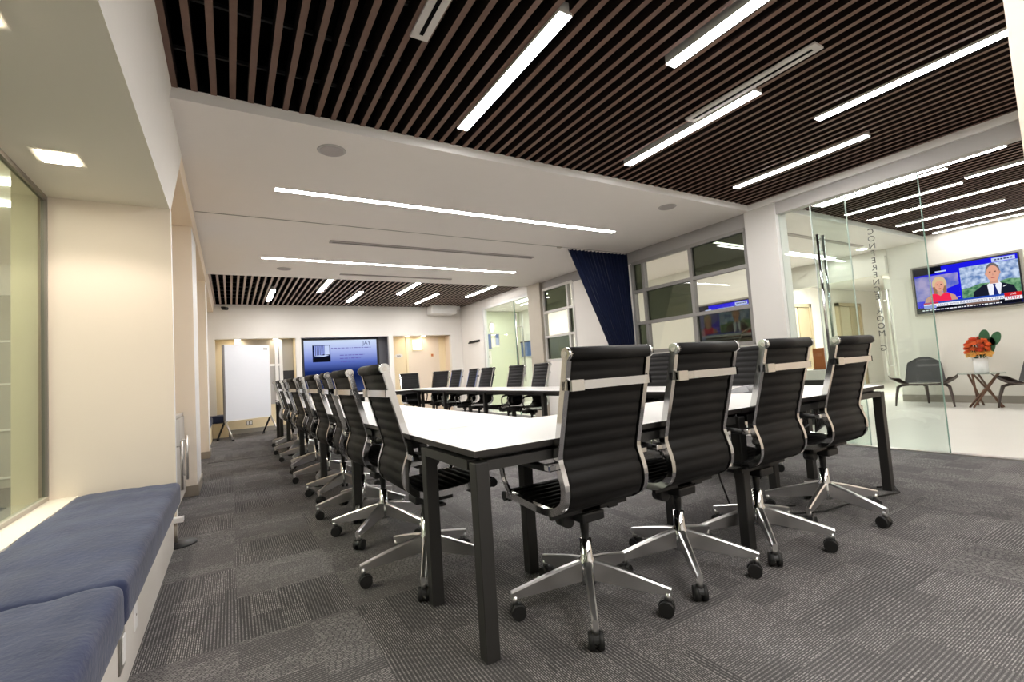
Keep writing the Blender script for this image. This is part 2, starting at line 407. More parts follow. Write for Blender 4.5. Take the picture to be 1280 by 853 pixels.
pillar(5.68, 6.4, -0.305)
pillar(8.55, 9.05, -0.30)
struct(MB().box(-1.10, -1.02, 4.19, FY, 0, 3.0, 'cream').build('wall_left'))
struct(MB().box(-1.02, -0.345, 9.05, FY, 0, 0.30, 'cream').build('baseboard_left'))
# alcove window with its frame, sill below
w1 = sroot('window_1')
b = MB(); b.box(-1.03, -1.0, -2.4, 4.12, 2.33, 2.36, 'plate_steel'); b.box(-1.03, -1.0, -2.4, 4.12, 0.40, 0.425, 'pilaster'); b.box(-1.03, -1.0, 4.10, 4.12, 0.425, 2.33, 'plate_steel')
b.build('window_frame', w1)
MB().box(-1.022, -1.014, -2.4, 4.10, 0.425, 2.33, 'glass_green').build('pane', w1)
struct(MB().box(-1.05, -0.36, -2.4, 4.12, 0, 0.23, 'sill').build('baseboard_left'))
struct(MB().box(-1.05, -0.86, -2.4, 4.12, 0.23, 0.40, 'sill').build('trim_4'))
# room seen through the alcove window
struct(MB().box(-1.175, -1.051, 4.13, 4.3, 0, 2.75, 'cream').build('wall_left'))
b = MB(); b.box(-4.6, -1.1, 8.2, 8.3, 0, 3.0, 'panel_gray')
for z in (0.12, 0.70, 1.26, 1.79): b.box(-4.4, -1.3, 8.18, 8.2, z - 0.012, z + 0.012, 'trim_white')
b.box(-4.6, -1.1, 8.14, 8.2, 2.36, 2.75, 'trim_white')
struct(b.build('wall_left'))
struct(MB().box(-4.6, -4.5, -2.6, 8.2, 0, 3.0, 'wall').build('wall_left'))
struct(MB().box(-4.6, -1.05, -2.6, 8.2, 2.75, 2.9, 'wall').build('ceiling'))

struct(MB().box(2.90, 3.4, 0.08, 0.522, 0, 2.87, 'pillar').build('wall_right'))
# ---- far wall with three recesses
b = MB()
zt = 2.105
b.box(-1.05, 6.0, FY, FY + 0.12, zt, 3.3, 'wall')
for x0, x1, zz in ((-1.05, -0.27, 0), (1.33, 1.45, 0), (3.53, 3.645, 0), (5.26, 5.75, 0)): b.box(x0, x1, FY, FY + 0.12, zz, zt, 'wall')
b.box(1.45, 3.53, FY, FY + 0.12, 0, 0.72, 'wall')
struct(b.build('wall_far'))
struct(MB().box(-1.05, 6.0, FY - 0.004, FY, SZ + 0.03, CZ, 'trim_white').build('trim_5'))
b = MB()   # back of the left recess
b.box(-0.6, 0.72, FY + 0.32, FY + 0.4, 0, zt, 'cream'); b.box(1.30, 1.38, FY + 0.12, FY + 0.4, 0, zt, 'cream'); b.box(-0.62, -0.54, FY + 0.12, FY + 0.4, 0, zt, 'cream')
b.box(0.72, 1.3, FY + 0.32, FY + 0.4, 0, 0.6, 'cream'); b.box(-0.6, 1.36, FY + 0.12, FY + 0.4, zt, zt + 0.1, 'cream')
struct(b.build('wall_far'))
struct(MB().box(-0.28, 1.3, FY + 0.29, FY + 0.32, 0, 0.10, 'base_gray').build('baseboard_far'))
w2 = sroot('window_2')
b = MB()
for x in (0.14, 0.94, 1.03): b.box(x - 0.035, x + 0.035, FY + 0.26, FY + 0.32, 0.6, zt, 'trim_white')
b.box(0.72, 1.0, FY + 0.28, FY + 0.32, 1.48, 1.53, 'trim_white')
b.build('window_frame', w2)
MB().box(0.17, 0.94, FY + 0.30, FY + 0.315, 1.52, zt, 'pilaster').build('pane', w2)
MB().box(0.73, 0.94, FY + 0.30, FY + 0.315, 0.6, 1.48, 'trim_gray').build('pane', w2)
MB().box(1.06, 1.30, FY + 0.30, FY + 0.315, 1.36, zt, 'panel_gray').build('pane', w2)
MB().box(1.06, 1.30, FY + 0.30, FY + 0.315, 0.6, 1.36, 'tv_frame').build('pane', w2)
# tv recess lining
b = MB(); b.box(1.45, 3.53, FY + 0.30, FY + 0.34, 0.6, zt, 'recess_reflect'); b.box(3.53, 3.57, FY + 0.12, FY + 0.34, 0.6, zt, 'recess_reflect')
b.box(1.41, 1.45, FY + 0.12, FY + 0.34, 0.6, zt, 'trim_gray'); b.box(1.41, 3.57, FY + 0.12, FY + 0.34, zt, zt + 0.04, 'trim_gray')
struct(b.build('wall_far'))
# niche on the right with the door
b = MB(); b.box(3.6, 5.3, FY + 0.42, FY + 0.48, 0, zt, 'cream'); b.box(5.26, 5.32, FY + 0.12, FY + 0.48, 0, zt, 'wall_warm'); b.box(3.58, 3.64, FY + 0.12, FY + 0.48, 0, zt, 'wall_warm')
b.box(3.58, 5.32, FY + 0.12, FY + 0.48, zt, zt + 0.05, 'wall_warm')
struct(b.build('wall_far'))
d = sroot('door_1')
MB().box(4.15, 5.05, FY + 0.385, FY + 0.42, 0.0, 2.06, 'wall_warm').build('door_leaf', d)
b = MB(); b.box(4.10, 4.15, FY + 0.37, FY + 0.42, 0, 2.085, 'cream'); b.box(5.05, 5.10, FY + 0.37, FY + 0.42, 0, 2.085, 'cream'); b.box(4.10, 5.10, FY + 0.37, FY + 0.42, 2.06, 2.09, 'cream')
b.build('door_frame', d)

# ---- right wall: header, column, glass front, windows, pilaster, far glass door
b = MB(); b.box(GX - 0.012, GX + 0.10, 1.0, 3.41, 2.66, 2.80, 'trim_gray'); b.box(GX - 0.045, GX + 0.16, 1.0, 3.41, 2.801, 2.95, 'trim_white')
struct(b.build('trim_6'))
struct(MB().box(GX - 0.03, GX + 0.20, 3.03, 3.415, 0, SZ + 0.09, ['trim_white', 'trim_white', 'trim_white', 'trim_white', 'trim_white', 'frame_pale']).build('wall_right'))
struct(MB().box(5.55, GX + 0.2, -0.6, 1.0, 0, 2.86, 'wall_warm').build('wall_right'))
b = MB(); b.box(GX + 0.004, GX + 0.12, 3.42, 7.955, 2.611, SZ + 0.3, 'header_gray'); b.box(GX + 0.004, GX + 0.12, 3.42, 5.415, 0, 1.14, 'frame_pale')
struct(b.build('wall_right'))
struct(MB().box(GX, GX + 0.12, 5.42, 6.92, 0, 2.61, 'wall').build('wall_right'))
struct(MB().box(GX, GX + 0.12, 6.92, 7.96, 0, 1.14, 'wall').build('wall_right'))
struct(MB().box(GX - 0.06, GX + 0.12, 7.96, 8.42, 0, SZ + 0.05, 'pilaster').build('wall_right'))
b = MB(); b.box(GX, GX + 0.12, 8.42, 10.66, 2.66, 2.86, 'wall'); b.box(GX, GX + 0.12, 10.66, FY, 0, 2.86, 'wall')
struct(b.build('wall_right'))
def win(idx, ys, zs, dark, framem):
    """ys: mullion centres far->near, zs: bar heights, dark[(col,row)]"""
    r = sroot('window_%d' % idx)
    b = MB()
    for y in ys: b.box(GX - 0.005, GX + 0.07, y - 0.026, y + 0.026, zs[-1], zs[0], framem)
    for z in zs: b.box(GX - 0.008, GX + 0.065, min(ys), max(ys), z - 0.024, z + 0.024, framem)
    b.build('window_frame', r)
    for c in range(len(ys) - 1):
        for w in range(len(zs) - 1):
            y1, y0 = ys[c] - 0.026, ys[c + 1] + 0.026
            z1, z0 = zs[w] - 0.024, zs[w + 1] + 0.024
            m = 'glass_dark' if (c, w) in dark else 'glass_clean'
            MB().box(GX + 0.03, GX + 0.04, y0, y1, z0, z1, m).build('pane', r)
win(3, [5.40, 5.17, 4.285, 3.445], [2.60, 2.14, 1.63, 1.17], {(1, 1), (2, 0), (2, 2), (0, 0), (0, 2)}, 'frame_gray')
win(4, [7.93, 7.12, 6.95], [2.63, 2.155, 1.65, 1.17], {(0, 0), (0, 2), (1, 1)}, 'frame_pale')
# near glass front: fixed pane and sliding leaf
g = sroot('window_5')
MB().box(GX + 0.035, GX + 0.047, 2.33, 3.03, 0.012, 2.66, 'glass').build('pane', g)
b = MB(); b.box(GX + 0.034, GX + 0.048, 2.326, 2.334, 0.012, 2.66, 'seal'); b.build('glass_seal', g)
dr = sroot('door_2')
MB().box(GX + 0.0, GX + 0.012, 1.70, 2.66, 0.014, 2.64, 'glass_door').build('door_leaf', dr)
b = MB(); b.box(GX - 0.001, GX + 0.013, 1.695, 1.702, 0.014, 2.64, 'glass_edge'); b.box(GX - 0.001, GX + 0.013, 2.656, 2.664, 0.014, 2.64, 'seal'); b.build('glass_seal', dr)
b = MB()
for sx in (-0.05, 0.065):
    b.cyl((GX + sx, 2.59, 0.55), (GX + sx, 2.59, 2.29), 0.015, 0.015, 'chrome', 12)
for z in (0.75, 2.12): b.cyl((GX - 0.05, 2.59, z), (GX + 0.065, 2.59, z), 0.010, 0.010, 'chrome', 10)
b.build('door_handle', dr)
# door lettering reads from the lobby side, so it is mirrored from inside
z = 2.16
for ch in 'CONFERENCE ROOM G':
    if ch != ' ':
        text_mesh('letter', ch, 0.082, 'lettering', dr, (GX - 0.002, 2.115, z), (pi / 2, 0, pi / 2), 'CENTER')
    z -= 0.074
# far glass door
d3 = sroot('door_3')
MB().box(GX + 0.04, GX + 0.05, 8.45, 10.66, 0.01, 2.62, 'glass_door').build('door_leaf', d3)
b = MB(); b.box(GX + 0.0, GX + 0.08, 10.62, 10.68, 0, 2.66, 'trim_white'); b.box(GX, GX + 0.08, 8.42, 8.47, 0, 2.66, 'trim_white'); b.box(GX, GX + 0.08, 8.42, 10.68, 2.61, 2.67, 'trim_white')
b.box(GX + 0.035, GX + 0.055, 9.16, 9.175, 0, 2.62, 'glass_edge')
b.build('door_frame', d3)
b = MB()
for sx in (-0.04, 0.12): b.cyl((GX + sx, 8.98, 0.75), (GX + sx, 8.98, 2.3), 0.016, 0.016, 'alu', 8)
for zz in (0.95, 2.0): b.cyl((GX - 0.04, 8.98, zz), (GX + 0.12, 8.98, zz), 0.01, 0.01, 'alu', 8)
b.build('door_handle', d3)

# ---- lobby shell
struct(MB().box(10.4, 10.55, -2.4, 3.72, 0, 3.3, 'lobby_wall').build('wall_lobby'))
struct(MB().box(10.385, 10.4, -2.4, 3.72, 0, 0.12, 'base_gray').build('baseboard_lobby'))
b = MB(); b.box(10.4, 10.55, 3.725, 6.4, 2.34, 3.3, 'lobby_wall'); b.box(10.3, 10.399, 3.725, 6.4, 2.33, 2.66, 'lobby_wall'); struct(b.build('wall_lobby'))
struct(MB().box(8.0, 8.12, 4.78, 8.2, 0, SZ, 'lobby_wall').build('wall_lobby'))
struct(MB().box(10.4, 16.5, 6.25, 6.4, 0, 2.62, 'wall').build('wall_lobby'))
struct(MB().box(16.4, 16.5, 3.6, 6.25, 0, 2.62, 'wall').build('wall_lobby'))
struct(MB().box(10.55, 16.5, 3.5, 3.6, 0, 2.62, 'wall').build('wall_lobby'))
struct(MB().box(GX + 0.2, 16.5, -2.6, -2.4, 0, 3.3, 'lobby_wall').build('wall_lobby'))
struct(MB().box(8.12, 8.2, 8.2, 13, 0, 3.0, 'lobby_wall').build('wall_lobby'))
struct(MB().box(GX + 0.12, 8.11, 12.9, 13.0, 0, 2.89, 'corridor').build('wall_lobby'))
struct(MB().box(GX + 0.12, 8.2, 8.2, 13.0, 2.9, 3.0, 'soffit').build('ceiling'))
# wall behind the camera
struct(MB().box(-4.6, GX + 0.3, -2.6, -2.4, 0, 3.3, 'wall').build('wall_near'))
for k, (x0, x1, zt2) in enumerate(((11.35, 12.45, 2.10), (14.0, 15.1, 2.15))):
    e = sroot('door_%d' % (4 + k))
    b = MB(); b.box(x0 - 0.10, x0, 6.16, 6.25, 0, zt2 + 0.09, 'elev_dark'); b.box(x1, x1 + 0.10, 6.16, 6.25, 0, zt2 + 0.09, 'elev_dark'); b.box(x0 - 0.10, x1 + 0.10, 6.16, 6.25, zt2, zt2 + 0.09, 'elev_dark')
    b.build('door_frame', e)
    xm = x0 + (x1 - x0) * 0.56
    MB().box(x0, xm, 6.21, 6.24, 0.01, zt2, 'elev').build('door_leaf', e)
    MB().box(xm + 0.01, x1, 6.19, 6.22, 0.01, zt2, 'elev_dark').build('door_leaf', e)
e = sroot('door_6')
MB().box(10.55, 11.25, 3.86, 3.872, 0.01, 2.3, 'glass').build('door_leaf', e)
b = MB()
for yy in (3.80, 3.93): b.cyl((10.5, yy, 0.46), (10.5, yy, 2.05), 0.022, 0.022, 'alu', 10)
b.cyl((10.5, 3.80, 1.85), (10.5, 3.93, 1.85), 0.012, 0.012, 'alu', 8); b.cyl((10.5, 3.80, 0.65), (10.5, 3.93, 0.65), 0.012, 0.012, 'alu', 8)
b.box(10.49, 11.25, 3.855, 3.877, 2.28, 2.33, 'alu')
b.build('door_handle', e)

# ------------------------------------------------------------------ ceiling fixtures
def tube_light(x, y0, y1, label, group, m='light', w=0.078, z=CZ):
    t = thing('ceiling_light', label, 'ceiling light', (x, (y0 + y1) / 2, z), 0, group)
    L = (y1 - y0) / 2
    b = MB(); b.box(-w / 2 - 0.004, -w / 2, -L, L, -0.016, 0.05, 'fixture'); b.box(w / 2, w / 2 + 0.004, -L, L, -0.016, 0.05, 'fixture'); b.box(-w / 2 - 0.004, w / 2 + 0.004, -L, L, 0.05, 0.055, 'fixture')
    b.box(-w / 2, w / 2, -L - 0.006, -L, -0.016, 0.05, 'fixture'); b.box(-w / 2, w / 2, L, L + 0.006, -0.016, 0.05, 'fixture')
    b.build('housing', t)
    MB().box(-w / 2, w / 2, -L, L, -0.018, -0.004, m).build('diffuser', t)
    return t
G1 = 'linear lights in the near slatted ceiling'; G2 = 'linear lights in the far slatted ceiling'; G3 = 'linear lights in the lobby slatted ceiling'
tube_light(1.54, 1.80, 3.07, 'bright linear slat-ceiling light farthest left, beside the short air vent', G1)
tube_light(2.40, 0.60, 1.85, 'linear slat-ceiling light cut off by the top edge of the photo, second from the left', G1)
tube_light(3.21, 1.78, 3.04, 'linear slat-ceiling light running right alongside the long white air vent', G1)
tube_light(4.05, 0.60, 1.80, 'linear slat-ceiling light whose near end touches the cream pillar at top right', G1)
tube_light(4.79, 1.75, 3.00, 'linear slat-ceiling light closest to the glass wall header', G1)
fl = [(0.745, 9.95, 11.3, 'far linear light nearest the left wall, above the whiteboard'), (1.59, 8.80, 10.1, 'far linear light second from left, close to the soffit edge'),
      (2.39, 9.90, 11.25, 'far linear light third from left, above the large wall screen'), (3.23, 8.78, 10.1, 'far linear light fourth from left, close to the soffit edge'),
      (4.08, 9.90, 11.3, 'far linear light fifth from left, just left of the white ceiling box'), (4.95, 8.78, 10.2, 'far linear light farthest right, near the far glass door')]
for x, y0, y1, lb in fl: tube_light(x, y0, y1, lb, G2, w=0.085)
lb8 = [(6.40, 1.26, 2.45, 'lobby ceiling light nearest the glass wall header, first row'), (6.55, 1.74, 2.97, 'lobby ceiling light just behind the first one, overlapping it'),
       (7.34, 1.83, 3.04, 'lobby ceiling light third back from the glass wall, crossing the leaf edge'), (8.05, 1.40, 2.97, 'long lobby ceiling light running off the right edge, fourth back'),
       (8.92, 1.83, 3.02, 'lobby ceiling light fifth back, above the left of the lobby television'), (9.76, 0.7, 2.95, 'long lobby ceiling light sixth back, second from the television wall'),
       (10.22, 0.8, 2.98, 'lobby ceiling light closest to the television wall'), (7.2, 0.5, 1.76, 'lobby ceiling light cut off by the right edge, upper row')]
for x, y0, y1, lb in lb8: tube_light(x, y0, y1, lb, G3, 'light_lobby', w=0.062)
def strip_light(x0, x1, y, label, group, m='light', w=0.075):
    t = thing('recessed_light', label, 'ceiling light', ((x0 + x1) / 2, y, SZ), 0, group); L = (x1 - x0) / 2
    b = MB(); b.box(-L - 0.012, L + 0.012, -w / 2 - 0.01, -w / 2, -0.005, 0.0, 'fixture'); b.box(-L - 0.012, L + 0.012, w / 2, w / 2 + 0.01, -0.005, 0.0, 'fixture')
    b.box(-L - 0.012, -L, -w / 2, w / 2, -0.005, 0.0, 'fixture'); b.box(L, L + 0.012, -w / 2, w / 2, -0.005, 0.0, 'fixture'); b.build('trim_frame', t)
    MB().box(-L, L, -w / 2, w / 2, -0.004, -0.001, m).build('diffuser', t)
G4 = 'recessed strip lights in the plaster soffits'
strip_light(0.39, 4.50, 4.61, 'long recessed strip light nearer the camera in the white soffit', G4)
strip_light(0.41, 4.51, 7.22, 'long recessed strip light farther back in the white soffit', G4)
strip_light(6.5, 10.2, 4.50, 'recessed strip light in the lobby soffit seen through the glass wall', G4, 'light_lobby')
def vent(name, x0, x1, y0, y1, z, label, mfr, slot=True, m2='plenum'):
    t = thing(name, label, 'air vent', ((x0 + x1) / 2, (y0 + y1) / 2, z), 0, 'slot air vents'); X = (x1 - x0) / 2; Y = (y1 - y0) / 2
    MB().box(-X, X, -Y, Y, -0.012, 0.0, mfr).build('frame', t)
    b = MB()
    if X > Y: b.box(-X + 0.03, X - 0.03, -Y * 0.3, Y * 0.3, -0.014, -0.004, m2)
    else: b.box(-X * 0.22, X * 0.22, -Y + 0.04, Y - 0.04, -0.014, -0.004, m2)
    b.build('slot', t)
vent('air_vent', 0.875, 0.975, 1.2, 2.31, CZ, 'short white slot vent at the top edge, left of the brightest light', 'vent')
vent('air_vent', 3.045, 3.145, 1.32, 2.26, CZ, 'long white slot vent between the dark slats beside a light', 'vent')
vent('air_vent', 1.12, 4.2, 6.10, 6.20, SZ, 'flush grey slot vent in the soffit between the two strip lights', 'vent_soffit', m2='base_dark')
vent('air_vent', 1.6, 3.6, 8.0, 8.07, SZ, 'flush slot vent at the far edge of the soffit', 'vent_soffit', m2='pilaster')
vent('air_vent', 6.8, 9.6, 3.75, 3.83, SZ, 'flush slot vent in the lobby soffit behind the glass', 'vent_soffit', m2='pilaster')
def speaker(x, y, label):
    t = thing('ceiling_speaker', label, 'speaker', (x, y, SZ), 0, 'round speakers in the soffit')
    MB().cyl((0, 0, -0.006), (0, 0, 0), 0.095, 0.105, 'trim_gray', 28).build('rim', t)
    MB().cyl((0, 0, -0.009), (0, 0, -0.006), 0.084, 0.086, 'vent_soffit', 28).build('grille', t)
speaker(0.71, 3.67, 'round grey ceiling speaker above the left end of the near strip light')
speaker(4.41, 3.62, 'round grey ceiling speaker near the white column and windows')
speaker(0.75, 7.85, 'round ceiling speaker near the far left edge of the soffit')
def downlight(x, y, z, label, s=0.075, m='downlight'):
    t = thing('recessed_downlight', label, 'ceiling light', (x, y, z), 0, 'warm recessed downlights')
    b = MB(); b.box(-s - 0.025, s + 0.025, -s - 0.025, s + 0.025, -0.006, 0.0, 'alcove_ceiling'); b.build('trim_frame', t)
    MB().box(-s, s, -s, s, -0.010, -0.004, m).build('lens', t)
downlight(-0.78, 3.40, 2.36, 'square warm downlight in the window alcove ceiling, fully in view')
downlight(-0.74, 2.16, 2.36, 'square warm downlight in the alcove ceiling at the left photo edge')
for x, lb in ((0.16, 'small downlight over the left side of the whiteboard recess'), (0.93, 'small downlight over the right side of the whiteboard recess')): downlight(x, FY + 0.2, zt, lb, 0.045)
for x, lb in ((4.1, 'small downlight at the left in the far door niche'), (4.55, 'small downlight above the glowing box in the far door niche')): downlight(x, FY + 0.22, zt, lb, 0.04)
for x, y, lb in ((9.2, 4.9, 'round bright downlight in the lobby soffit near the beam'), (9.9, 3.9, 'bright downlight in the lobby soffit left of the television')): downlight(x, y, SZ, lb, 0.06, 'light_lobby')
t = thing('hall_fill_panel', 'added glowing panel that brightens the elevator hall, hidden by the beam', 'ceiling light', (11.45, 5.0, 2.62)); MB().box(-0.75, 0.75, -0.8, 0.8, -0.02, 0, 'hall_fill_glow').build('diffuser', t); MB().box(-0.79, 0.79, -0.84, 0.84, -0.012, 0, 'fixture').build('trim_frame', t)  # added glow panel for the hall, set out of view behind the beam
for i, (x, y) in enumerate(((-1.75, 5.04), (-1.9, 5.6))):
    t = tag(MB().box(x - 0.35, x + 0.35, y - 0.04, y + 0.04, 2.73, 2.75, 'light').build('ceiling_light'), ('nearer', 'farther')[i] + ' strip light in the side room seen through the alcove window', 'ceiling light', 'side room lights')
for x, y, lb in ((6.9, 10.3, 'strip light in the corridor behind the far glass door'),):
    tag(MB().box(x - 0.04, x + 0.04, y - 0.7, y + 0.7, 2.87, 2.9, 'light_lobby').build('ceiling_light'), lb, 'ceiling light')
# projector-like box and small camera on the far wall
t = thing('ceiling_box', 'white boxy unit under the far ceiling next to the right corner', 'ceiling unit', (4.95, FY, 2.7))
MB().rbox(-0.36, 0.36, -0.42, -0.02, -0.06, 0.165, 0.02, 'trim_white').build('body', t); MB().box(0.36, 0.46, -0.40, -0.02, 0.06, 0.15, 'trim_white').build('side_duct', t)
t = thing('security_camera', 'tiny dark security camera high in the far left corner', 'camera', (-0.12, FY, 2.80))
MB().cyl((0, 0.003, 0.0), (0, -0.06, 0.0), 0.02, 0.02, 'black', 10).build('bracket', t); MB().cyl((0.02, -0.06, -0.02), (0.10, -0.14, -0.04), 0.04, 0.034, 'black', 12).build('body', t)

# ------------------------------------------------------------------ meeting tables
def table(x0, x1, y0, y1, legs, label, loc=None, beams=True):
    cx, cy = (x0 + x1) / 2, (y0 + y1) / 2
    t = thing('meeting_table', label, 'table', (cx, cy, 0), 0, 'white-topped meeting tables of the ring')
    X, Y = (x1 - x0) / 2 - 0.0015, (y1 - y0) / 2 - 0.0015
    b = MB(); b.box(-X, X, -Y, Y, 0.722, 0.745, ['table_edge', 'table_top', 'table_edge', 'table_edge', 'table_edge', 'table_edge'])
    b.build('tabletop', t)
    b = MB()
    for (lx, ly) in legs:
        l = MB(); l.rbox(-0.028, 0.028, -0.028, 0.028, 0.0, 0.70, 0.003, 'table_frame', seg=1); l.build('leg', t, (lx - cx, ly - cy, 0))
    if beams:
        if X > Y:
            xa, xb = min(l[0] for l in legs) - cx, max(l[0] for l in legs) - cx
            for yy in (-Y + 0.035, Y - 0.215): b.box(-X + 0.05, X - 0.05, yy - 0.03, yy + 0.03, 0.668, 0.705, 'table_frame')
            for lx in sorted(set(l[0] for l in legs)): b.box(lx - cx - 0.03, lx - cx + 0.03, -Y + 0.07, Y - 0.24, 0.668, 0.705, 'table_frame')
            b.box(-X + 0.05, X - 0.05, -Y + 0.05, Y - 0.05, 0.705, 0.722, 'table_frame')
        else:
            xa = min(l[0] for l in legs) - cx; xb = max(l[0] for l in legs) - cx
            for xx in (xa, xb): b.box(xx - 0.005 if xx == xa else xx - 0.028, xx + 0.028, -Y + 0.01, Y - 0.01, 0.668, 0.705, 'table_frame')
            for ly in sorted(set(l[1] for l in legs)): b.box(xa + 0.03, xb - 0.03, ly - cy - 0.03, ly - cy + 0.03, 0.668, 0.705, 'table_frame')
            b.box(-X + 0.05, X - 0.05, -Y + 0.02, Y - 0.02, 0.705, 0.722, 'table_frame')
        b.build('frame', t)
    return t
TX0, TX1, TY0, TY1 = 0.745, 4.03, 1.545, 10.35
fy, by = TY0 + 0.032, 2.09
table(TX0, 2.33, TY0, 2.30, [(TX0 + 0.03, fy), (TX0 + 0.03, by), (1.29, by)], 'white meeting table at the near left corner, bare front leg closest to the camera')
table(2.33, TX1, TY0, 2.30, [(2.33 + 0.0, fy), (2.35, by), (TX1 - 0.03, fy), (TX1 - 0.03, by), (3.47, by)], 'white meeting table at the near right end, by the glass wall')
ys = [2.30, 3.65, 5.10, 6.75, 8.40, 9.60]
nm = ['first', 'second', 'third', 'fourth', 'fifth']
for i in range(5):
    e = ys[i + 1] - 0.035
    table(TX0, 1.475, ys[i], ys[i + 1], [(TX0 + 0.03, e), (1.29, e)], '%s white table going back along the left side of the ring' % nm[i].capitalize())
    table(3.30, TX1, ys[i], ys[i + 1], [(3.48, e), (TX1 - 0.03, e)], '%s white table going back along the right side of the ring' % nm[i].capitalize())
table(TX0, 2.38, 9.60, TY1, [(TX0 + 0.03, 10.31), (2.36, 10.31), (1.29, 9.80)], 'far white table closing the ring, left half, below the wall screen')
table(2.38, TX1, 9.60, TY1, [(2.42, 10.31), (TX1 - 0.03, 10.31), (3.48, 9.80)], 'far white table closing the ring, right half, before the single chair')

# ------------------------------------------------------------------ office chairs
def catmull(pts, n):
    P = [Vector((p[0], p[1], 0)) for p in pts]; out = []
    P = [P[0] * 2 - P[1]] + P + [P[-1] * 2 - P[-2]]
    for i in range(1, len(P) - 2):
        a, b, c, d = P[i - 1:i + 3]
        for k in range(n):
            t = k / n
            out.append(0.5 * ((2 * b) + (c - a) * t + (2 * a - 5 * b + 4 * c - d) * t * t + (3 * b - a - 3 * c + d) * t ** 3))
    out.append(P[-2]); return out
def resample(pts, step):
    L = [0]
    for a, b in zip(pts, pts[1:]): L.append(L[-1] + (b - a).length)
    n = max(2, int(L[-1] / step)); out = []; j = 0
    for i in range(n + 1):
        s = L[-1] * i / n
        while j < len(L) - 2 and L[j + 1] < s: j += 1
        f = (s - L[j]) / max(1e-9, L[j + 1] - L[j]); out.append((pts[j].lerp(pts[j + 1], f), s))
    return out
BACK = [(-0.312, 1.06), (-0.285, 0.95), (-0.255, 0.84), (-0.222, 0.72), (-0.212, 0.665), (-0.230, 0.61), (-0.243, 0.555), (-0.228, 0.495), (-0.165, 0.455)]
SEAT = [(-0.165, 0.455), (-0.08, 0.446), (0.03, 0.450), (0.13, 0.458), (0.205, 0.456)]
def ribbon(b, prof, hw, m, pitch, t0=0.007, t1=0.010):
    rs = resample(catmull(prof, 10), 0.008); k = len(rs); top = []; bot = []
    for i, (p, s) in enumerate(rs):
        d = (rs[min(i + 1, k - 1)][0] - rs[max(i - 1, 0)][0]).normalized(); n = Vector((-d.y, d.x, 0))
        h = t0 + t1 * abs(sin(pi * s / pitch)) ** 0.6
        top.append(p + n * h); bot.append(p - n * h)
    xs = [-hw, -hw + 0.012, hw - 0.012, hw]
    sc = [0.45, 1, 1, 0.45]
    loop = []
    for i in range(k):
        mid = rs[i][0]; row = []
        for x, q in zip(xs, sc): p = mid.lerp(top[i], q); row.append((x, p.x, p.y))
        for x, q in zip(reversed(xs), reversed(sc)): p = mid.lerp(bot[i], q); row.append((x, p.x, p.y))
        row.append(row[0]); loop.append(row)
    b.grid(loop, m, True)
    b.poly(loop[0][:-1], m); b.poly(list(reversed(loop[-1][:-1])), m)
def rail(b, prof, x, w, dp, m):
    rs = resample(catmull(prof, 8), 0.02); k = len(rs); rows = []
    for i, (p, s) in enumerate(rs):
        d = (rs[min(i + 1, k - 1)][0] - rs[max(i - 1, 0)][0]).normalized(); n = Vector((-d.y, d.x, 0))
        a, c = p + n * dp / 2, p - n * dp / 2
        rows.append([(x - w / 2, a.x, a.y), (x + w / 2, a.x, a.y), (x + w / 2, c.x, c.y), (x - w / 2, c.x, c.y), (x - w / 2, a.x, a.y)])
    b.grid(rows, m, False); b.poly(rows[0][:-1], m); b.poly(rows[-1][:-1], m)
def by(prof, z):   # y on the back profile at height z
    for a, c in zip(prof, prof[1:]):
        if a[1] >= z >= c[1]: return a[0] + (c[0] - a[0]) * (a[1] - z) / (a[1] - c[1])
    return prof[0][0]
CH = {}
b = MB(); ribbon(b, BACK, 0.198, 'leather', 0.052); CH['backrest'] = b
b = MB(); ribbon(b, SEAT, 0.198, 'leather', 0.046, 0.010, 0.012); b.cyl((-0.20, 0.222, 0.446), (0.20, 0.222, 0.446), 0.026, 0.026, 'leather', 16); CH['seat'] = b
b = MB(); b.cyl((-0.206, -0.322, 1.074), (0.206, -0.322, 1.074), 0.027, 0.027, 'leather', 18); CH['head_roll'] = b
RP = BACK + SEAT[1:]
for s, nme in ((-1, 'side_rail'), (1, 'side_rail2')):
    b = MB(); rail(b, [(p[0] - 0.004, p[1]) for p in RP], s * 0.211, 0.022, 0.030, 'chrome')
    b.cyl((s * 0.204, -0.322, 1.074), (s * 0.224, -0.322, 1.074), 0.027, 0.025, 'chrome', 16)
    b.cyl((s * 0.222, -0.322, 1.074), (s * 0.227, -0.322, 1.074), 0.012, 0.010, 'alu', 10)
    b.cyl((s * 0.203, 0.222, 0.446), (s * 0.222, 0.222, 0.446), 0.022, 0.022, 'black', 12)
    CH[nme] = b
yb = by(BACK, 0.955)
b = MB(); b.box(-0.222, 0.222, yb - 0.036, yb - 0.026, 0.938, 0.972, 'chrome'); b.box(-0.222, -0.21, yb - 0.036, yb, 0.938, 0.972, 'chrome'); b.box(0.21, 0.222, yb - 0.036, yb, 0.938, 0.972, 'chrome')
b.box(-0.205, -0.145, yb - 0.041, yb - 0.024, 0.934, 0.976, 'alu'); CH['cross_bar'] = b
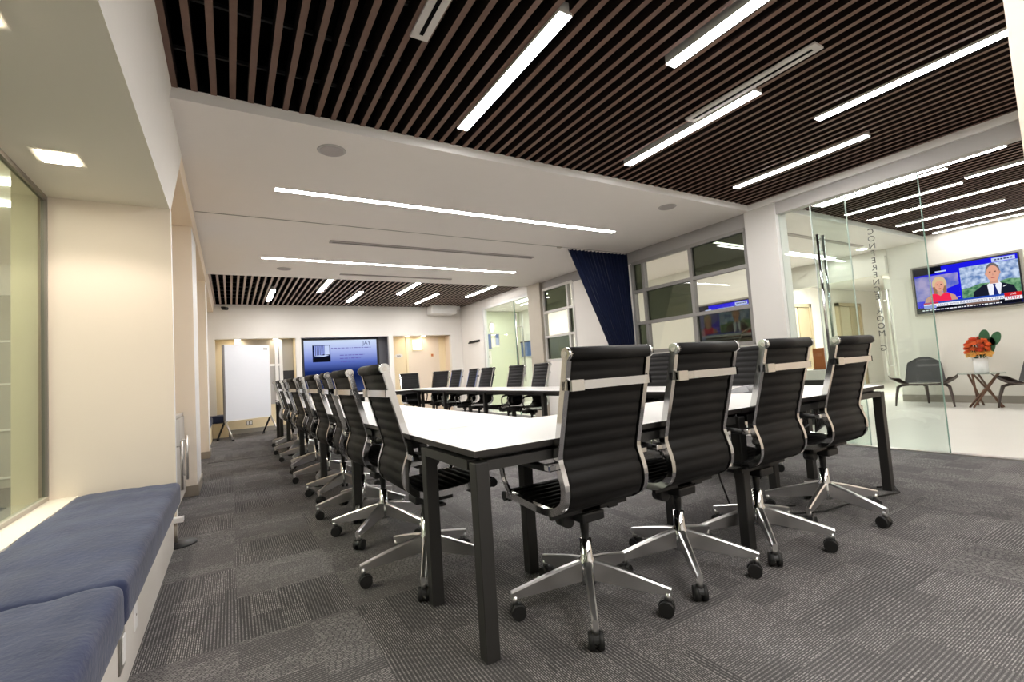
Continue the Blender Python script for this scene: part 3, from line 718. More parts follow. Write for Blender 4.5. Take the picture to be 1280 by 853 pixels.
for s, nme in ((-1, 'armrest'), (1, 'armrest2')):
    b = MB(); x = s * 0.245
    b.tube([(x, -0.21, 0.635), (x + s * 0.012, -0.14, 0.641), (x + s * 0.014, -0.02, 0.643), (x + s * 0.012, 0.09, 0.640), (x, 0.17, 0.628)], [0.012, 0.016, 0.017, 0.016, 0.012], 'black', 10)
    b.tube([(x, 0.17, 0.628), (x - s * 0.004, 0.195, 0.59), (x - s * 0.012, 0.19, 0.53), (x - s * 0.028, 0.165, 0.460)], 0.012, 'chrome', 8)
    b.rbox(s * 0.218 - 0.012, s * 0.218 + 0.036 * s + 0.012 if s > 0 else s * 0.218 + 0.012, -0.226, -0.190, 0.628, 0.656, 0.005, 'chrome', seg=1) if s > 0 else b.rbox(-0.266, -0.206, -0.226, -0.190, 0.628, 0.656, 0.005, 'chrome', seg=1)
    CH[nme] = b
b = MB(); b.rbox(-0.06, 0.06, -0.07, 0.14, 0.368, 0.410, 0.008, 'black'); b.box(-0.205, 0.205, -0.055, -0.035, 0.412, 0.434, 'black'); b.box(-0.205, 0.205, 0.17, 0.19, 0.418, 0.438, 'black'); b.box(-0.05, 0.05, -0.055, 0.19, 0.408, 0.425, 'black')
b.cyl((-0.080, 0.0, 0.370), (-0.080, 0.06, 0.370), 0.030, 0.030, 'black', 14); b.cyl((0.06, 0.02, 0.388), (0.19, 0.02, 0.385), 0.006, 0.006, 'black', 8); b.box(0.15, 0.205, 0.005, 0.035, 0.379, 0.391, 'black')
b.cyl((0, 0, 0.28), (0, 0, 0.37), 0.015, 0.022, 'black', 14); CH['tilt_mechanism'] = b
b = MB(); b.lathe([(0.0, 0.095), (0.034, 0.095), (0.036, 0.12), (0.036, 0.195), (0.027, 0.205), (0.026, 0.285), (0.0, 0.285)], 'chrome', 20); CH['column'] = b
def leg_mb():
    b = MB(); prof = [(0.03, 0.110, 0.196, 0.018), (0.12, 0.101, 0.176, 0.016), (0.22, 0.091, 0.149, 0.014), (0.31, 0.084, 0.123, 0.0125), (0.342, 0.082, 0.114, 0.012)]
    rows = [[(r, -w * 0.75, z0), (r, w * 0.75, z0), (r, w, z1 - 0.006), (r, w * 0.6, z1), (r, -w * 0.6, z1), (r, -w, z1 - 0.006), (r, -w * 0.75, z0)] for r, z0, z1, w in prof]
    b.grid(rows, 'leg_alu', False); b.poly(rows[0][:-1], 'leg_alu'); b.poly(rows[-1][:-1], 'leg_alu')
    b.cyl((0.328, 0, 0.062), (0.328, 0, 0.092), 0.012, 0.013, 'leg_alu', 10)
    return b
def caster_mb():
    b = MB()
    for s in (-1, 1): b.cyl((0.318, s * 0.007, 0.032), (0.318, s * 0.028, 0.032), 0.032, 0.030, 'rubber', 20)
    hood = [(0.318 + 0.034 * cos(a), 0.032 + 0.034 * sin(a)) for a in [radians(10 + i * 16) for i in range(11)]]
    b.prism([(p[0], p[1]) for p in hood], 'y', -0.010, 0.010, 'black')
    b.cyl((0.328, 0, 0.05), (0.328, 0, 0.068), 0.012, 0.012, 'black', 10)
    return b
LEGM, CASM = leg_mb(), caster_mb()
def make_chair():
    t = thing('office_chair', '', 'chair')
    for k in ('seat', 'backrest', 'head_roll', 'side_rail', 'side_rail2', 'cross_bar', 'armrest', 'armrest2', 'tilt_mechanism', 'column'):
        CH[k].build(k.rstrip('2'), t, (0, 0 if k in ('column', 'tilt_mechanism') else 0.08, 0))
    l0 = LEGM.build('base_leg', t); c0 = CASM.build('caster', l0)
    for i in range(1, 5):
        l = l0.copy(); COL.objects.link(l); l.parent = t
        c = c0.copy(); COL.objects.link(c); c.parent = l
    for i, l in enumerate([o for o in t.children if o.name.startswith('base_leg')]): l.rotation_euler = (0, 0, 2 * pi * i / 5 + pi / 2)
    return t
proto = make_chair(); used = [False]
def chair(x, y, rz, base, label, group):
    t = copy_tree(proto) if used[0] else proto
    used[0] = True
    t.location = (x, y, 0); t.rotation_euler = (0, 0, rz); t['label'] = label; t['group'] = group
    for i, l in enumerate([o for o in t.children if o.name.startswith('base_leg')]):
        l.rotation_euler = (0, 0, 2 * pi * i / 5 + base - rz)
        for c in l.children: c.rotation_euler = (0, 0, 0)
A = 'black office chairs around the table ring'
R = radians
chair(1.30, 1.65, R(0), R(90), 'black chrome-framed office chair closest to the camera, largest of the front row', A)
chair(1.885, 1.64, R(0), R(88), 'black office chair second from left in the front row, back turned to us', A)
chair(2.475, 1.595, R(1), R(78), 'black office chair third from left in the front row, back turned to us', A)
chair(3.20, 1.60, R(0), R(118), 'black office chair at the right end of the front row, before the glass wall', A)
ly = [2.44, 3.25, 3.86, 4.57, 5.38, 6.17, 7.0, 7.85, 8.75]
on = ['nearest the camera', 'second from the camera', 'third from the camera', 'fourth from the camera', 'fifth from the camera', 'sixth from the camera', 'third from the far end', 'second from the far end', 'farthest back, before the whiteboard']
rot = [0, 2, -4, 3, -2, 4, -3, 2, -6]
for i, y in enumerate(ly):
    chair(0.868, y, R(-90 + rot[i]), R(162 + rot[(i + 3) % 9] * 4), 'black office chair in the left side row, %s' % on[i], A)
ry = [(2.63, 'partly seen between the second and third front chairs'), (3.63, 'partly seen between the first and second front chairs'), (5.96, 'just left of the largest front-row chair'), (6.66, 'before the handle of the far glass door'),
      (7.71, 'right one of the close pair'), (8.32, 'left one of the close pair'), (9.08, 'before the white wall corner'), (9.77, 'narrow-looking, farthest back of all')]
for i, (y, lb) in enumerate(ry):
    chair(3.86, y, R(90 + (32 if i == 7 else (-4, 5, -3, 4, 3, -4, 5, 0)[i])), R(20 + 13 * i), 'black chair in the right side row, ' + lb, A)
chair(3.52, 10.30, R(178), R(-90), 'single black office chair facing us behind the far table, before the door niche', A)

# ------------------------------------------------------------------ things on and under the tables
t = thing('conference_phone', 'grey conference phone lying on the front table beyond the third chair', 'phone', (3.36, 2.12, 0.745), 0.4)
b = MB()
for a in (0, 2.094, 4.188):
    T = Matrix.Rotation(a, 4, 'Z')
    pr = [(0.0, 0.05), (0.06, 0.052), (0.13, 0.035), (0.18, 0.012)]
    rows = []
    for r, h in pr: rows.append([tuple(T @ Vector((r, -0.05 + 0.1 * k / 6 if r < 0.17 else -0.04 + 0.08 * k / 6, h * (1 - ((k - 3) / 3.2) ** 2)))) for k in range(7)])
    b.grid(rows, 'phone')
b.cyl((0, 0, 0), (0, 0, 0.05), 0.07, 0.055, 'phone', 18); b.build('body', t)
MB().cyl((0, 0, 0.05), (0, 0, 0.056), 0.03, 0.028, 'black', 16).build('keypad', t)
b = MB(); x0, x1, y0, y1 = -0.16, 0.16, -0.05, 0.05
for zz in (-0.09, 0.09):
    for y in (y0, y1): b.cyl((x0, y, zz), (x1, y, zz), 0.006, 0.006, 'black', 6)
n = 5
for i in range(n):
    xa, xb = x0 + (x1 - x0) * i / n, x0 + (x1 - x0) * (i + 1) / n
    for y in (y0, y1): b.cyl((xa, y, -0.09), (xb, y, 0.09), 0.005, 0.005, 'black', 6); b.cyl((xa, y, 0.09), (xb, y, -0.09), 0.005, 0.005, 'black', 6)
tag(b.build('cable_basket', None, (3.62, 1.86, 0.555), (0, 0, 0.3)), 'black wire cable basket under the front table, beside the right end chair', 'cable tray')
b = MB(); b.tube([(2.62, 1.95, 0.42), (2.64, 1.94, 0.25), (2.68, 1.92, 0.10), (2.75, 1.88, 0.012), (2.95, 1.95, 0.008), (3.20, 1.80, 0.008)], 0.006, 'rubber', 6)
tag(b.build('power_cable'), 'thin black cable hanging down under the front table by the third chair', 'cable')
b = MB(); b.tube([(2.95, 1.72, 0.02), (3.2, 1.62, 0.008), (3.5, 1.60, 0.008), (3.75, 1.55, 0.008), (3.96, 1.50, 0.008), (4.06, 1.56, 0.02), (4.0, 1.65, 0.008)], 0.006, 'rubber', 6)
tag(b.build('power_cable'), 'thin black cable on the carpet below the right end chair', 'cable')

# ------------------------------------------------------------------ left bench, cushions, outlets
t = thing('window_bench', 'low white bench front running along the window alcove', 'bench', (0, 0, 0))
MB().box(-0.36, -0.345, -2.3, 3.90, 0.0, 0.235, 'bench').build('front_panel', t)
MB().box(-0.86, -0.36, -2.3, 4.11, 0.231, 0.236, 'bench').build('seat_board', t)
def cushion(y0, y1, label, seed):
    x0, x1, z0, z1 = -0.865, -0.318, 0.237, 0.405
    nx, ny, nz = 16, int((y1 - y0) / 0.04), 7
    bm = bmesh.new()
    bmesh.ops.create_cube(bm, size=1)
    for v in bm.verts: v.co = Vector(((x0 + x1) / 2 + v.co.x * (x1 - x0), (y0 + y1) / 2 + v.co.y * (y1 - y0), (z0 + z1) / 2 + v.co.z * (z1 - z0)))
    bmesh.ops.bevel(bm, geom=bm.edges[:], offset=0.045, segments=4, affect='EDGES', profile=0.6)
    for _ in range(1):
        ed = [e for e in bm.edges if e.calc_length() > 0.3]
        bmesh.ops.subdivide_edges(bm, edges=ed, cuts=24, use_grid_fill=True)
    for v in bm.verts:
        p = v.co; up = max(0, (p.z - z0) / (z1 - z0))
        n1 = noise.noise(Vector((p.x * 2.2 + seed, p.y * 5.5, 3.1))); n2 = noise.noise(Vector((p.x * 9 + seed, p.y * 16 - p.x * 8, 1.7)))
        cr = sin(pi * min(1, max(0, (p.x - x0) / (x1 - x0)))) * sin(pi * min(1, max(0, (p.y - y0) / (y1 - y0))))
        v.co.z += up * (0.018 * n1 + 0.009 * n2 + 0.018 * cr)
        v.co.x += 0.006 * n2 * up
    me = bpy.data.meshes.new('cushion'); bm.to_mesh(me); bm.free()
    me.materials.append(M['velvet'])
    for p in me.polygons: p.use_smooth = True
    o = bpy.data.objects.new('bench_cushion', me); COL.objects.link(o)
    return tag(o, label, 'cushion', 'navy velvet bench cushions')
cushion(2.10, 4.115, 'long navy velvet cushion on the alcove bench, reaching the beige pillar', 1.0)
cushion(0.35, 2.09, 'navy velvet cushion at the lower left photo corner', 5.0)
t = thing('wall_outlet', 'upright power outlet with a steel plate on the white bench front', 'outlet', (-0.345, 2.145, 0.165))
MB().rbox(0, 0.006, -0.045, 0.045, -0.07, 0.07, 0.002, 'plate_steel', seg=1).build('plate', t)
MB().rbox(0.006, 0.012, -0.022, 0.022, -0.045, 0.045, 0.002, 'plate_white', seg=1).build('socket', t)
t = thing('wall_plate', 'blank white wall plate on the bench front beside the outlet', 'wall plate', (-0.345, 2.42, 0.17)); MB().rbox(0, 0.006, -0.03, 0.03, -0.055, 0.055, 0.002, 'plate_white', seg=1).build('plate', t)
MB().box(0.006, 0.008, -0.003, 0.003, -0.003, 0.003, 'plate_steel').build('screw', t)
t = thing('floor_stand', 'dark round base with a short post at the end of the bench', 'stand', (-0.365, 3.98, 0))
MB().lathe([(0.0, 0.0), (0.115, 0.0), (0.112, 0.012), (0.03, 0.02), (0.0, 0.02)], 'black', 28, (0.03, 0, 0)).build('base', t)
MB().cyl((0.02, 0, 0.015), (0.02, 0, 0.15), 0.014, 0.014, 'base_metal', 12).build('post', t)
MB().box(-0.01, 0.07, -0.03, 0.03, 0.15, 0.18, 'plate_white').build('cap', t)
# cabinets between the pillars
t = thing('cabinet', 'low grey cabinet with two long bar handles between the beige pillars', 'cabinet', (-0.42, 5.14, 0))
MB().box(-0.55, 0.0, -0.52, 0.52, 0.04, 0.80, 'cabinet').build('body', t); MB().box(-0.55, 0.012, -0.53, 0.53, 0.80, 0.825, 'cabinet').build('top', t)
for y0, y1, yh in ((-0.515, -0.005, -0.35), (0.005, 0.515, 0.2)):
    dd = MB().box(0.0, 0.02, y0, y1, 0.06, 0.79, 'cabinet').build('door', t)
    h = MB(); h.cyl((0.06, yh, 0.22), (0.06, yh, 0.62), 0.010, 0.010, 'alu', 10); h.cyl((0.02, yh, 0.26), (0.06, yh, 0.26), 0.007, 0.007, 'alu', 8); h.cyl((0.02, yh, 0.58), (0.06, yh, 0.58), 0.007, 0.007, 'alu', 8)
    h.build('handle', dd)
# far alcove bench cushions
tag(MB().rbox(-0.95, -0.33, 9.08, 11.6, 0.305, 0.46, 0.04, 'velvet').build('bench_cushion'), 'distant navy cushion in the left wall alcove before the whiteboard', 'cushion', 'navy velvet bench cushions')
t = thing('recess_bench', 'short cream bench in the far left corner behind the whiteboard', 'bench', (-0.36, FY + 0.06, 0)); MB().box(0.02, 0.30, -0.34, -0.07, 0, 0.30, 'cream').build('body', t)
tag(MB().rbox(-0.50, -0.06, FY - 0.28, FY + 0.28, 0.305, 0.46, 0.035, 'velvet').build('bench_cushion'), 'dark navy cushion in the far left corner, behind the whiteboard edge', 'cushion', 'navy velvet bench cushions')

# ------------------------------------------------------------------ whiteboard
A0, A1 = Vector((-0.10, 10.97, 0)), Vector((0.72, 11.42, 0))
ang = math.atan2((A1 - A0).y, (A1 - A0).x); Lb = (A1 - A0).length
t = thing('whiteboard', 'mobile whiteboard on splayed chrome legs at the far left', 'whiteboard', A0, ang)
MB().box(0.0, Lb, -0.012, 0.012, 0.385, 1.89, 'whiteboard').build('board', t)
b = MB(); b.box(-0.03, 0.0, -0.02, 0.02, 0.375, 1.90, 'board_frame'); b.box(Lb, Lb + 0.012, -0.016, 0.016, 0.375, 1.90, 'trim_white'); b.box(-0.03, Lb + 0.012, -0.016, 0.016, 1.89, 1.902, 'trim_white'); b.box(-0.03, Lb + 0.012, -0.016, 0.016, 0.373, 0.385, 'trim_white')
b.build('edge_frame', t)
for x in (-0.015, Lb):
    for s in (-1, 1):
        b = MB(); m_ = 'alu' if s < 0 else 'black'
        b.cyl((x, 0, 0.39), (x, s * 0.27, 0.035), 0.020, 0.017, m_, 10); lg = b.build('leg', t)
        b = MB(); b.cyl((x, s * 0.27, 0.0), (x, s * 0.27, 0.035), 0.028, 0.022, 'black', 10); b.build('foot', lg)
MB().box(Lb - 0.12, Lb - 0.03, -0.014, -0.012, 1.80, 1.85, 'trim_gray').build('badge', t)
def outlet(x, y, z, label, w=0.06):
    t = thing('wall_outlet', label, 'outlet', (x, y, z)); MB().box(-w, w, -0.008, 0, -0.055, 0.055, 'plate_steel').build('plate', t)
    for s in (-1, 1): MB().box(s * w * 0.5 - 0.018, s * w * 0.5 + 0.018, -0.012, -0.008, -0.035, 0.035, 'plate_white').build('socket', t)
outlet(0.345, FY + 0.32, 0.22, 'double power outlet low on the cream wall below the whiteboard')
outlet(0.745, FY + 0.31, 0.66, 'small outlet peeking out at the right edge of the whiteboard', 0.045)

# ------------------------------------------------------------------ big wall screen
YS = FY + 0.24
t = thing('television', 'large wall screen showing a blue presentation slide in the far recess', 'screen', (2.40, YS, 1.40))
b = MB(); b.box(-0.93, 0.93, 0, 0.06, -0.74, 0.70, 'tv_frame'); b.build('frame', t)
b = MB(); b.poly([(-0.87, -0.003, -0.66), (0.87, -0.003, -0.66), (0.87, -0.003, 0.65), (-0.87, -0.003, 0.65)], 'slide'); b.build('screen', t, fix=False)
b = MB()
y = -0.006
b.poly([(-0.68, y, 0.12), (-0.27, y, 0.12), (-0.27, y, 0.53), (-0.68, y, 0.53)], 'scr_navy')
for i in range(7): b.poly([(-0.64 + i * 0.035, y - 0.002, 0.28), (-0.615 + i * 0.035, y - 0.002, 0.28), (-0.615 + i * 0.035, y - 0.002, 0.52), (-0.64 + i * 0.035, y - 0.002, 0.52)], 'scr_pale')
b.poly([(-0.40, y - 0.002, 0.30), (-0.29, y - 0.002, 0.30), (-0.29, y - 0.002, 0.52), (-0.40, y - 0.002, 0.52)], 'scr_ice')
b.poly([(-0.66, y - 0.002, 0.27), (-0.42, y - 0.002, 0.25), (-0.30, y - 0.002, 0.28), (-0.42, y - 0.002, 0.30)], 'scr_ice')
b.poly([(-0.68, y - 0.004, 0.12), (-0.27, y - 0.004, 0.12), (-0.27, y - 0.004, 0.25), (-0.68, y - 0.004, 0.21)], 'scr_black')
b.poly([(-0.52, y - 0.004, 0.29), (-0.42, y - 0.004, 0.28), (-0.38, y - 0.004, 0.34), (-0.40, y - 0.004, 0.31)], 'scr_navy')
b.build('slide_photo', t, fix=False)
b = MB()
random.seed(3)
for z0, xa, xb in ((0.44, -0.25, 0.72), (0.26, -0.05, 0.55), (0.18, -0.05, 0.45), (0.10, -0.03, 0.32)):
    b = MB(); x = xa
    while x < xb:
        wl = random.uniform(0.03, 0.11); b.poly([(x, -0.005, z0), (min(xb, x + wl), -0.005, z0), (min(xb, x + wl), -0.005, z0 + 0.016), (x, -0.005, z0 + 0.016)], 'scr_violet'); x += wl + 0.02
    b.build('slide_text', t, fix=False)
text_mesh('slide_logo', 'JAY', 0.135, 'scr_ink', t, (0.52, -0.006, 0.52), (pi / 2, 0, 0))
# soundbar / dark ledge under the screen
tag(MB().box(1.47, 3.5, FY + 0.13, FY + 0.29, 0.722, 0.76, 'tv_frame').build('screen_ledge'), 'dark ledge running below the large wall screen', 'ledge')

# ------------------------------------------------------------------ niche objects and wall hooks
t = thing('wall_light', 'small glowing square light box on the cream niche door', 'light', (4.42, FY + 0.36, 1.88))
b = MB(); b.box(-0.17, 0.17, 0, 0.025, -0.17, 0.17, 'cream'); b.build('frame', t); MB().box(-0.125, 0.125, -0.012, 0, -0.13, 0.13, 'sconce').build('panel', t)
t = thing('wall_sign', 'small pale oval sign with dark marks left in the door niche', 'sign', (3.90, FY + 0.415, 1.60))
b = MB(); b.cyl((0, 0, 0), (0, -0.008, 0), 0.09, 0.09, 'wall', 24); o = b.build('plate', t); o.scale = (1.25, 1, 0.6)
b = MB()
for i, x in enumerate((-0.045, -0.02, 0.005, 0.032)): b.box(x, x + 0.018, -0.011, -0.008, -0.014, 0.012 - 0.006 * (i % 2), 'ink')
b.build('marks', t)
t = thing('fire_alarm_call_point', 'tiny orange device on the right of the niche wall', 'alarm', (4.84, FY + 0.385, 1.58)); MB().box(-0.03, 0.03, -0.015, 0, -0.035, 0.035, 'orange_dot').build('button', t); MB().box(-0.05, 0.05, -0.006, 0, -0.055, 0.055, 'cream').build('plate', t)
t = thing('coat_rack', 'black coat rack of hooks on the right wall near the far corner', 'coat rack', (GX - 0.004, 11.2, 1.84))
MB().box(-0.02, 0.004, -0.30, 0.30, -0.025, 0.03, 'black').build('rail', t)
for i in range(5): MB().cyl((-0.02, -0.24 + 0.12 * i, 0.0), (-0.07, -0.24 + 0.12 * i, -0.03), 0.014, 0.018, 'black', 8).build('hook', t)

# ------------------------------------------------------------------ curtain
b = MB(); P = []
NU, NV = 120, 28
for i in range(NU + 1):
    u = i / NU; col = []
    for j in range(NV + 1):
        v = j / NV; z = 2.785 - v * 2.70
        g = min(1.0, (2.785 - z) / 2.2)
        xl = 4.40 + 0.466 * (2.785 - z) if z > 0.6 else 4.40 + 0.466 * (2.785 - 0.6) - 0.05 * (0.6 - z)
        xr = 5.585 - 0.02 * g
        x = xl + (xr - xl) * u
        amp = 0.026 + 0.030 * g
        ph = 2 * pi * 16 * u + 0.6 * sin(5 * u + 2 * v)
        yy = 5.478 + amp * sin(ph) + 0.012 * sin(2.3 * ph + 4 * v)
        col.append((x, yy, z - 0.012 * abs(sin(ph / 2)) * (j == 0)))
    P.append(col)
t = thing('curtain', 'navy pleated curtain pulled aside to the right wall under the soffit', 'curtain', (0, 0, 0))
b.grid(P, 'curtain', True); b.build('fabric', t, fix=False)
tag(MB().box(4.20, 4.26, 5.46, 5.50, 2.785, 2.80, 'pilaster').build('ceiling_sensor'), 'tiny sensor on the soffit left of the navy curtain', 'sensor')

# ------------------------------------------------------------------ lobby
def news_tv(x, yc, zc, W, Hh, label, name='television'):
    """screen faces -x; local frame: X to the right as seen, Z up"""
    t = thing(name, label, 'screen', (x, yc, zc), -pi / 2, 'lobby televisions')
    w, h = W / 2, Hh / 2
    b = MB(); b.box(-w - 0.05, w + 0.05, 0.0, 0.07, -h - 0.055, h + 0.05, 'tv_silver'); b.box(-w - 0.02, w + 0.02, -0.006, 0.0, -h - 0.025, h + 0.02, 'tv_frame'); b.build('frame', t)
    y0 = -0.008
    b = MB()
    def q(x0, x1, z0, z1, m, k=0): b.poly([(x0 * w, y0 - k * 0.0006, z0 * h), (x1 * w, y0 - k * 0.0006, z0 * h), (x1 * w, y0 - k * 0.0006, z1 * h), (x0 * w, y0 - k * 0.0006, z1 * h)], m)
    def pl(pts, m, k): b.poly([(px * w, y0 - k * 0.0006, pz * h) for px, pz in pts], m)
    def ell(cx, cz, rx, rz, m, k, n=20, a0=0, a1=2 * pi): pl([(cx + rx * cos(a0 + (a1 - a0) * i / n), cz + rz * sin(a0 + (a1 - a0) * i / n)) for i in range(n)], m, k)
    q(-1, 1, -1, 1, 'scr_blue')
    pl([(-1, -0.5), (-0.1, -0.5), (-0.1, 0.62), (-1, 0.62)], 'scr_studio', 1)
    q(-1, -0.42, 0.70, 1, 'scr_black', 2); q(-0.55, -0.32, 0.74, 0.80, 'scr_ice', 3)
    pl([(-0.42, -0.5), (-0.1, -0.45), (-0.1, 0.1), (-0.36, -0.05)], 'scr_blue', 2)
    q(-0.06, 1, -0.58, 0.78, 'scr_city', 1); pl([(-0.06, -0.58), (1, -0.58), (1, -0.02), (0.8, 0.04), (0.6, -0.06), (0.3, -0.02), (0.1, -0.14), (-0.06, -0.16)], 'scr_trees', 2)
    # presenter on the left: shoulders, red top, hair, face
    pl([(-0.84, -0.62), (-0.80, -0.40), (-0.66, -0.22), (-0.50, -0.16), (-0.34, -0.22), (-0.20, -0.36), (-0.14, -0.62)], 'scr_skin2', 3)
    pl([(-0.72, -0.62), (-0.66, -0.22), (-0.58, -0.20), (-0.49, -0.34), (-0.40, -0.20), (-0.30, -0.26), (-0.27, -0.62)], 'scr_red', 4)
    ell(-0.49, 0.20, 0.150, 0.36, 'scr_hair', 4); pl([(-0.63, 0.1), (-0.62, -0.20), (-0.55, -0.24), (-0.54, 0.1)], 'scr_hairdark', 5); pl([(-0.35, 0.1), (-0.35, -0.18), (-0.42, -0.22), (-0.44, 0.1)], 'scr_hairdark', 5)
    pl([(-0.54, -0.24), (-0.44, -0.24), (-0.44, 0.0), (-0.54, 0.0)], 'scr_skin2', 5)
    ell(-0.49, 0.14, 0.095, 0.25, 'scr_skin', 6); pl([(-0.60, 0.22), (-0.56, 0.42), (-0.49, 0.47), (-0.42, 0.42), (-0.38, 0.22), (-0.43, 0.33), (-0.53, 0.34)], 'scr_hair', 7)
    for sx in (-0.528, -0.452): ell(sx, 0.18, 0.016, 0.022, 'scr_eye', 7, 10)
    ell(-0.49, -0.01, 0.032, 0.022, 'scr_lip', 7, 10); pl([(-0.497, 0.14), (-0.483, 0.14), (-0.478, 0.06), (-0.502, 0.06)], 'scr_skin2', 7)
    # guest on the right: dark suit, white shirt, tie
    pl([(0.14, -0.60), (0.16, -0.36), (0.34, -0.12), (0.50, -0.06), (0.68, -0.10), (0.88, -0.26), (0.94, -0.60)], 'scr_suit', 3)
    pl([(0.44, -0.60), (0.42, -0.12), (0.50, -0.04), (0.64, -0.04), (0.68, -0.14), (0.64, -0.60)], 'scr_shirt', 4)
    pl([(0.515, -0.60), (0.535, -0.22), (0.52, -0.14), (0.545, -0.10), (0.575, -0.14), (0.565, -0.22), (0.615, -0.60)], 'scr_tie', 5)
    pl([(0.70, -0.26), (0.76, -0.22), (0.76, -0.25), (0.70, -0.29)], 'scr_white', 5)
    pl([(0.47, -0.10), (0.63, -0.10), (0.62, 0.14), (0.48, 0.14)], 'scr_skin2', 5)
    ell(0.545, 0.42, 0.128, 0.36, 'scr_bluehair', 5); ell(0.545, 0.33, 0.116, 0.34, 'scr_skin', 6)
    for sx in (0.425, 0.665): ell(sx, 0.34, 0.020, 0.075, 'scr_skin2', 5, 10)
    for sx in (0.498, 0.592): ell(sx, 0.40, 0.018, 0.022, 'scr_eye', 7, 10)
    pl([(0.537, 0.36), (0.553, 0.36), (0.562, 0.24), (0.528, 0.24)], 'scr_skin2', 7); ell(0.545, 0.15, 0.042, 0.02, 'scr_lip', 7, 10)
    # caption bands
    q(-0.86, 1, -0.68, -0.58, 'scr_band', 8); q(-0.86, 0.80, -0.80, -0.66, 'scr_white', 8); q(-0.86, -0.55, -0.66, -0.60, 'scr_logo', 9)
    q(-1, 1, -1, -0.80, 'scr_black', 8); q(-0.86, -0.60, -0.86, -0.72, 'scr_pale', 9); q(0.0, 0.6, -0.885, -0.80, 'scr_gray', 9)
    q(0.70, 1, -0.72, -0.56, 'scr_logo', 9); q(0.70, 1, -0.86, -0.72, 'scr_white', 10); q(0.55, 0.96, 0.80, 0.96, 'scr_ice', 3)
    random.seed(5); xx = -0.9
    while xx < 0.62:     # illegible ticker line and clock, as small dashes
        wl = random.uniform(0.02, 0.07); q(xx, min(0.66, xx + wl), -0.955, -0.915, 'scr_white', 10); xx += wl + 0.018
    xx = 0.60
    while xx < 0.90: q(xx, xx + 0.04, 0.85, 0.91, 'scr_ink', 5); xx += 0.055
    b.build('screen_picture', t, fix=False)
    def tx(s, size, m, px, pz, al='LEFT'): text_mesh('caption', s, size * Hh, m, t, (px * w, y0 - 0.008, pz * h), (pi / 2, 0, 0), al)
    tx('LEADS WITH INDEPENDENTS BY 20 POINTS', 0.062, 'scr_ink', -0.56, -0.785); tx('CNN', 0.085, 'scr_logo', 0.85, -0.845, 'CENTER'); tx('LIVE', 0.05, 'scr_white', 0.85, -0.66, 'CENTER')
    return t
news_tv(10.33, 2.70, 1.925, 1.27, 0.745, 'wall television showing two news presenters above the lobby chairs')
t2 = news_tv(7.93, 5.50, 1.66, 1.15, 0.68, 'second television glimpsed through the window panes behind the chairs')

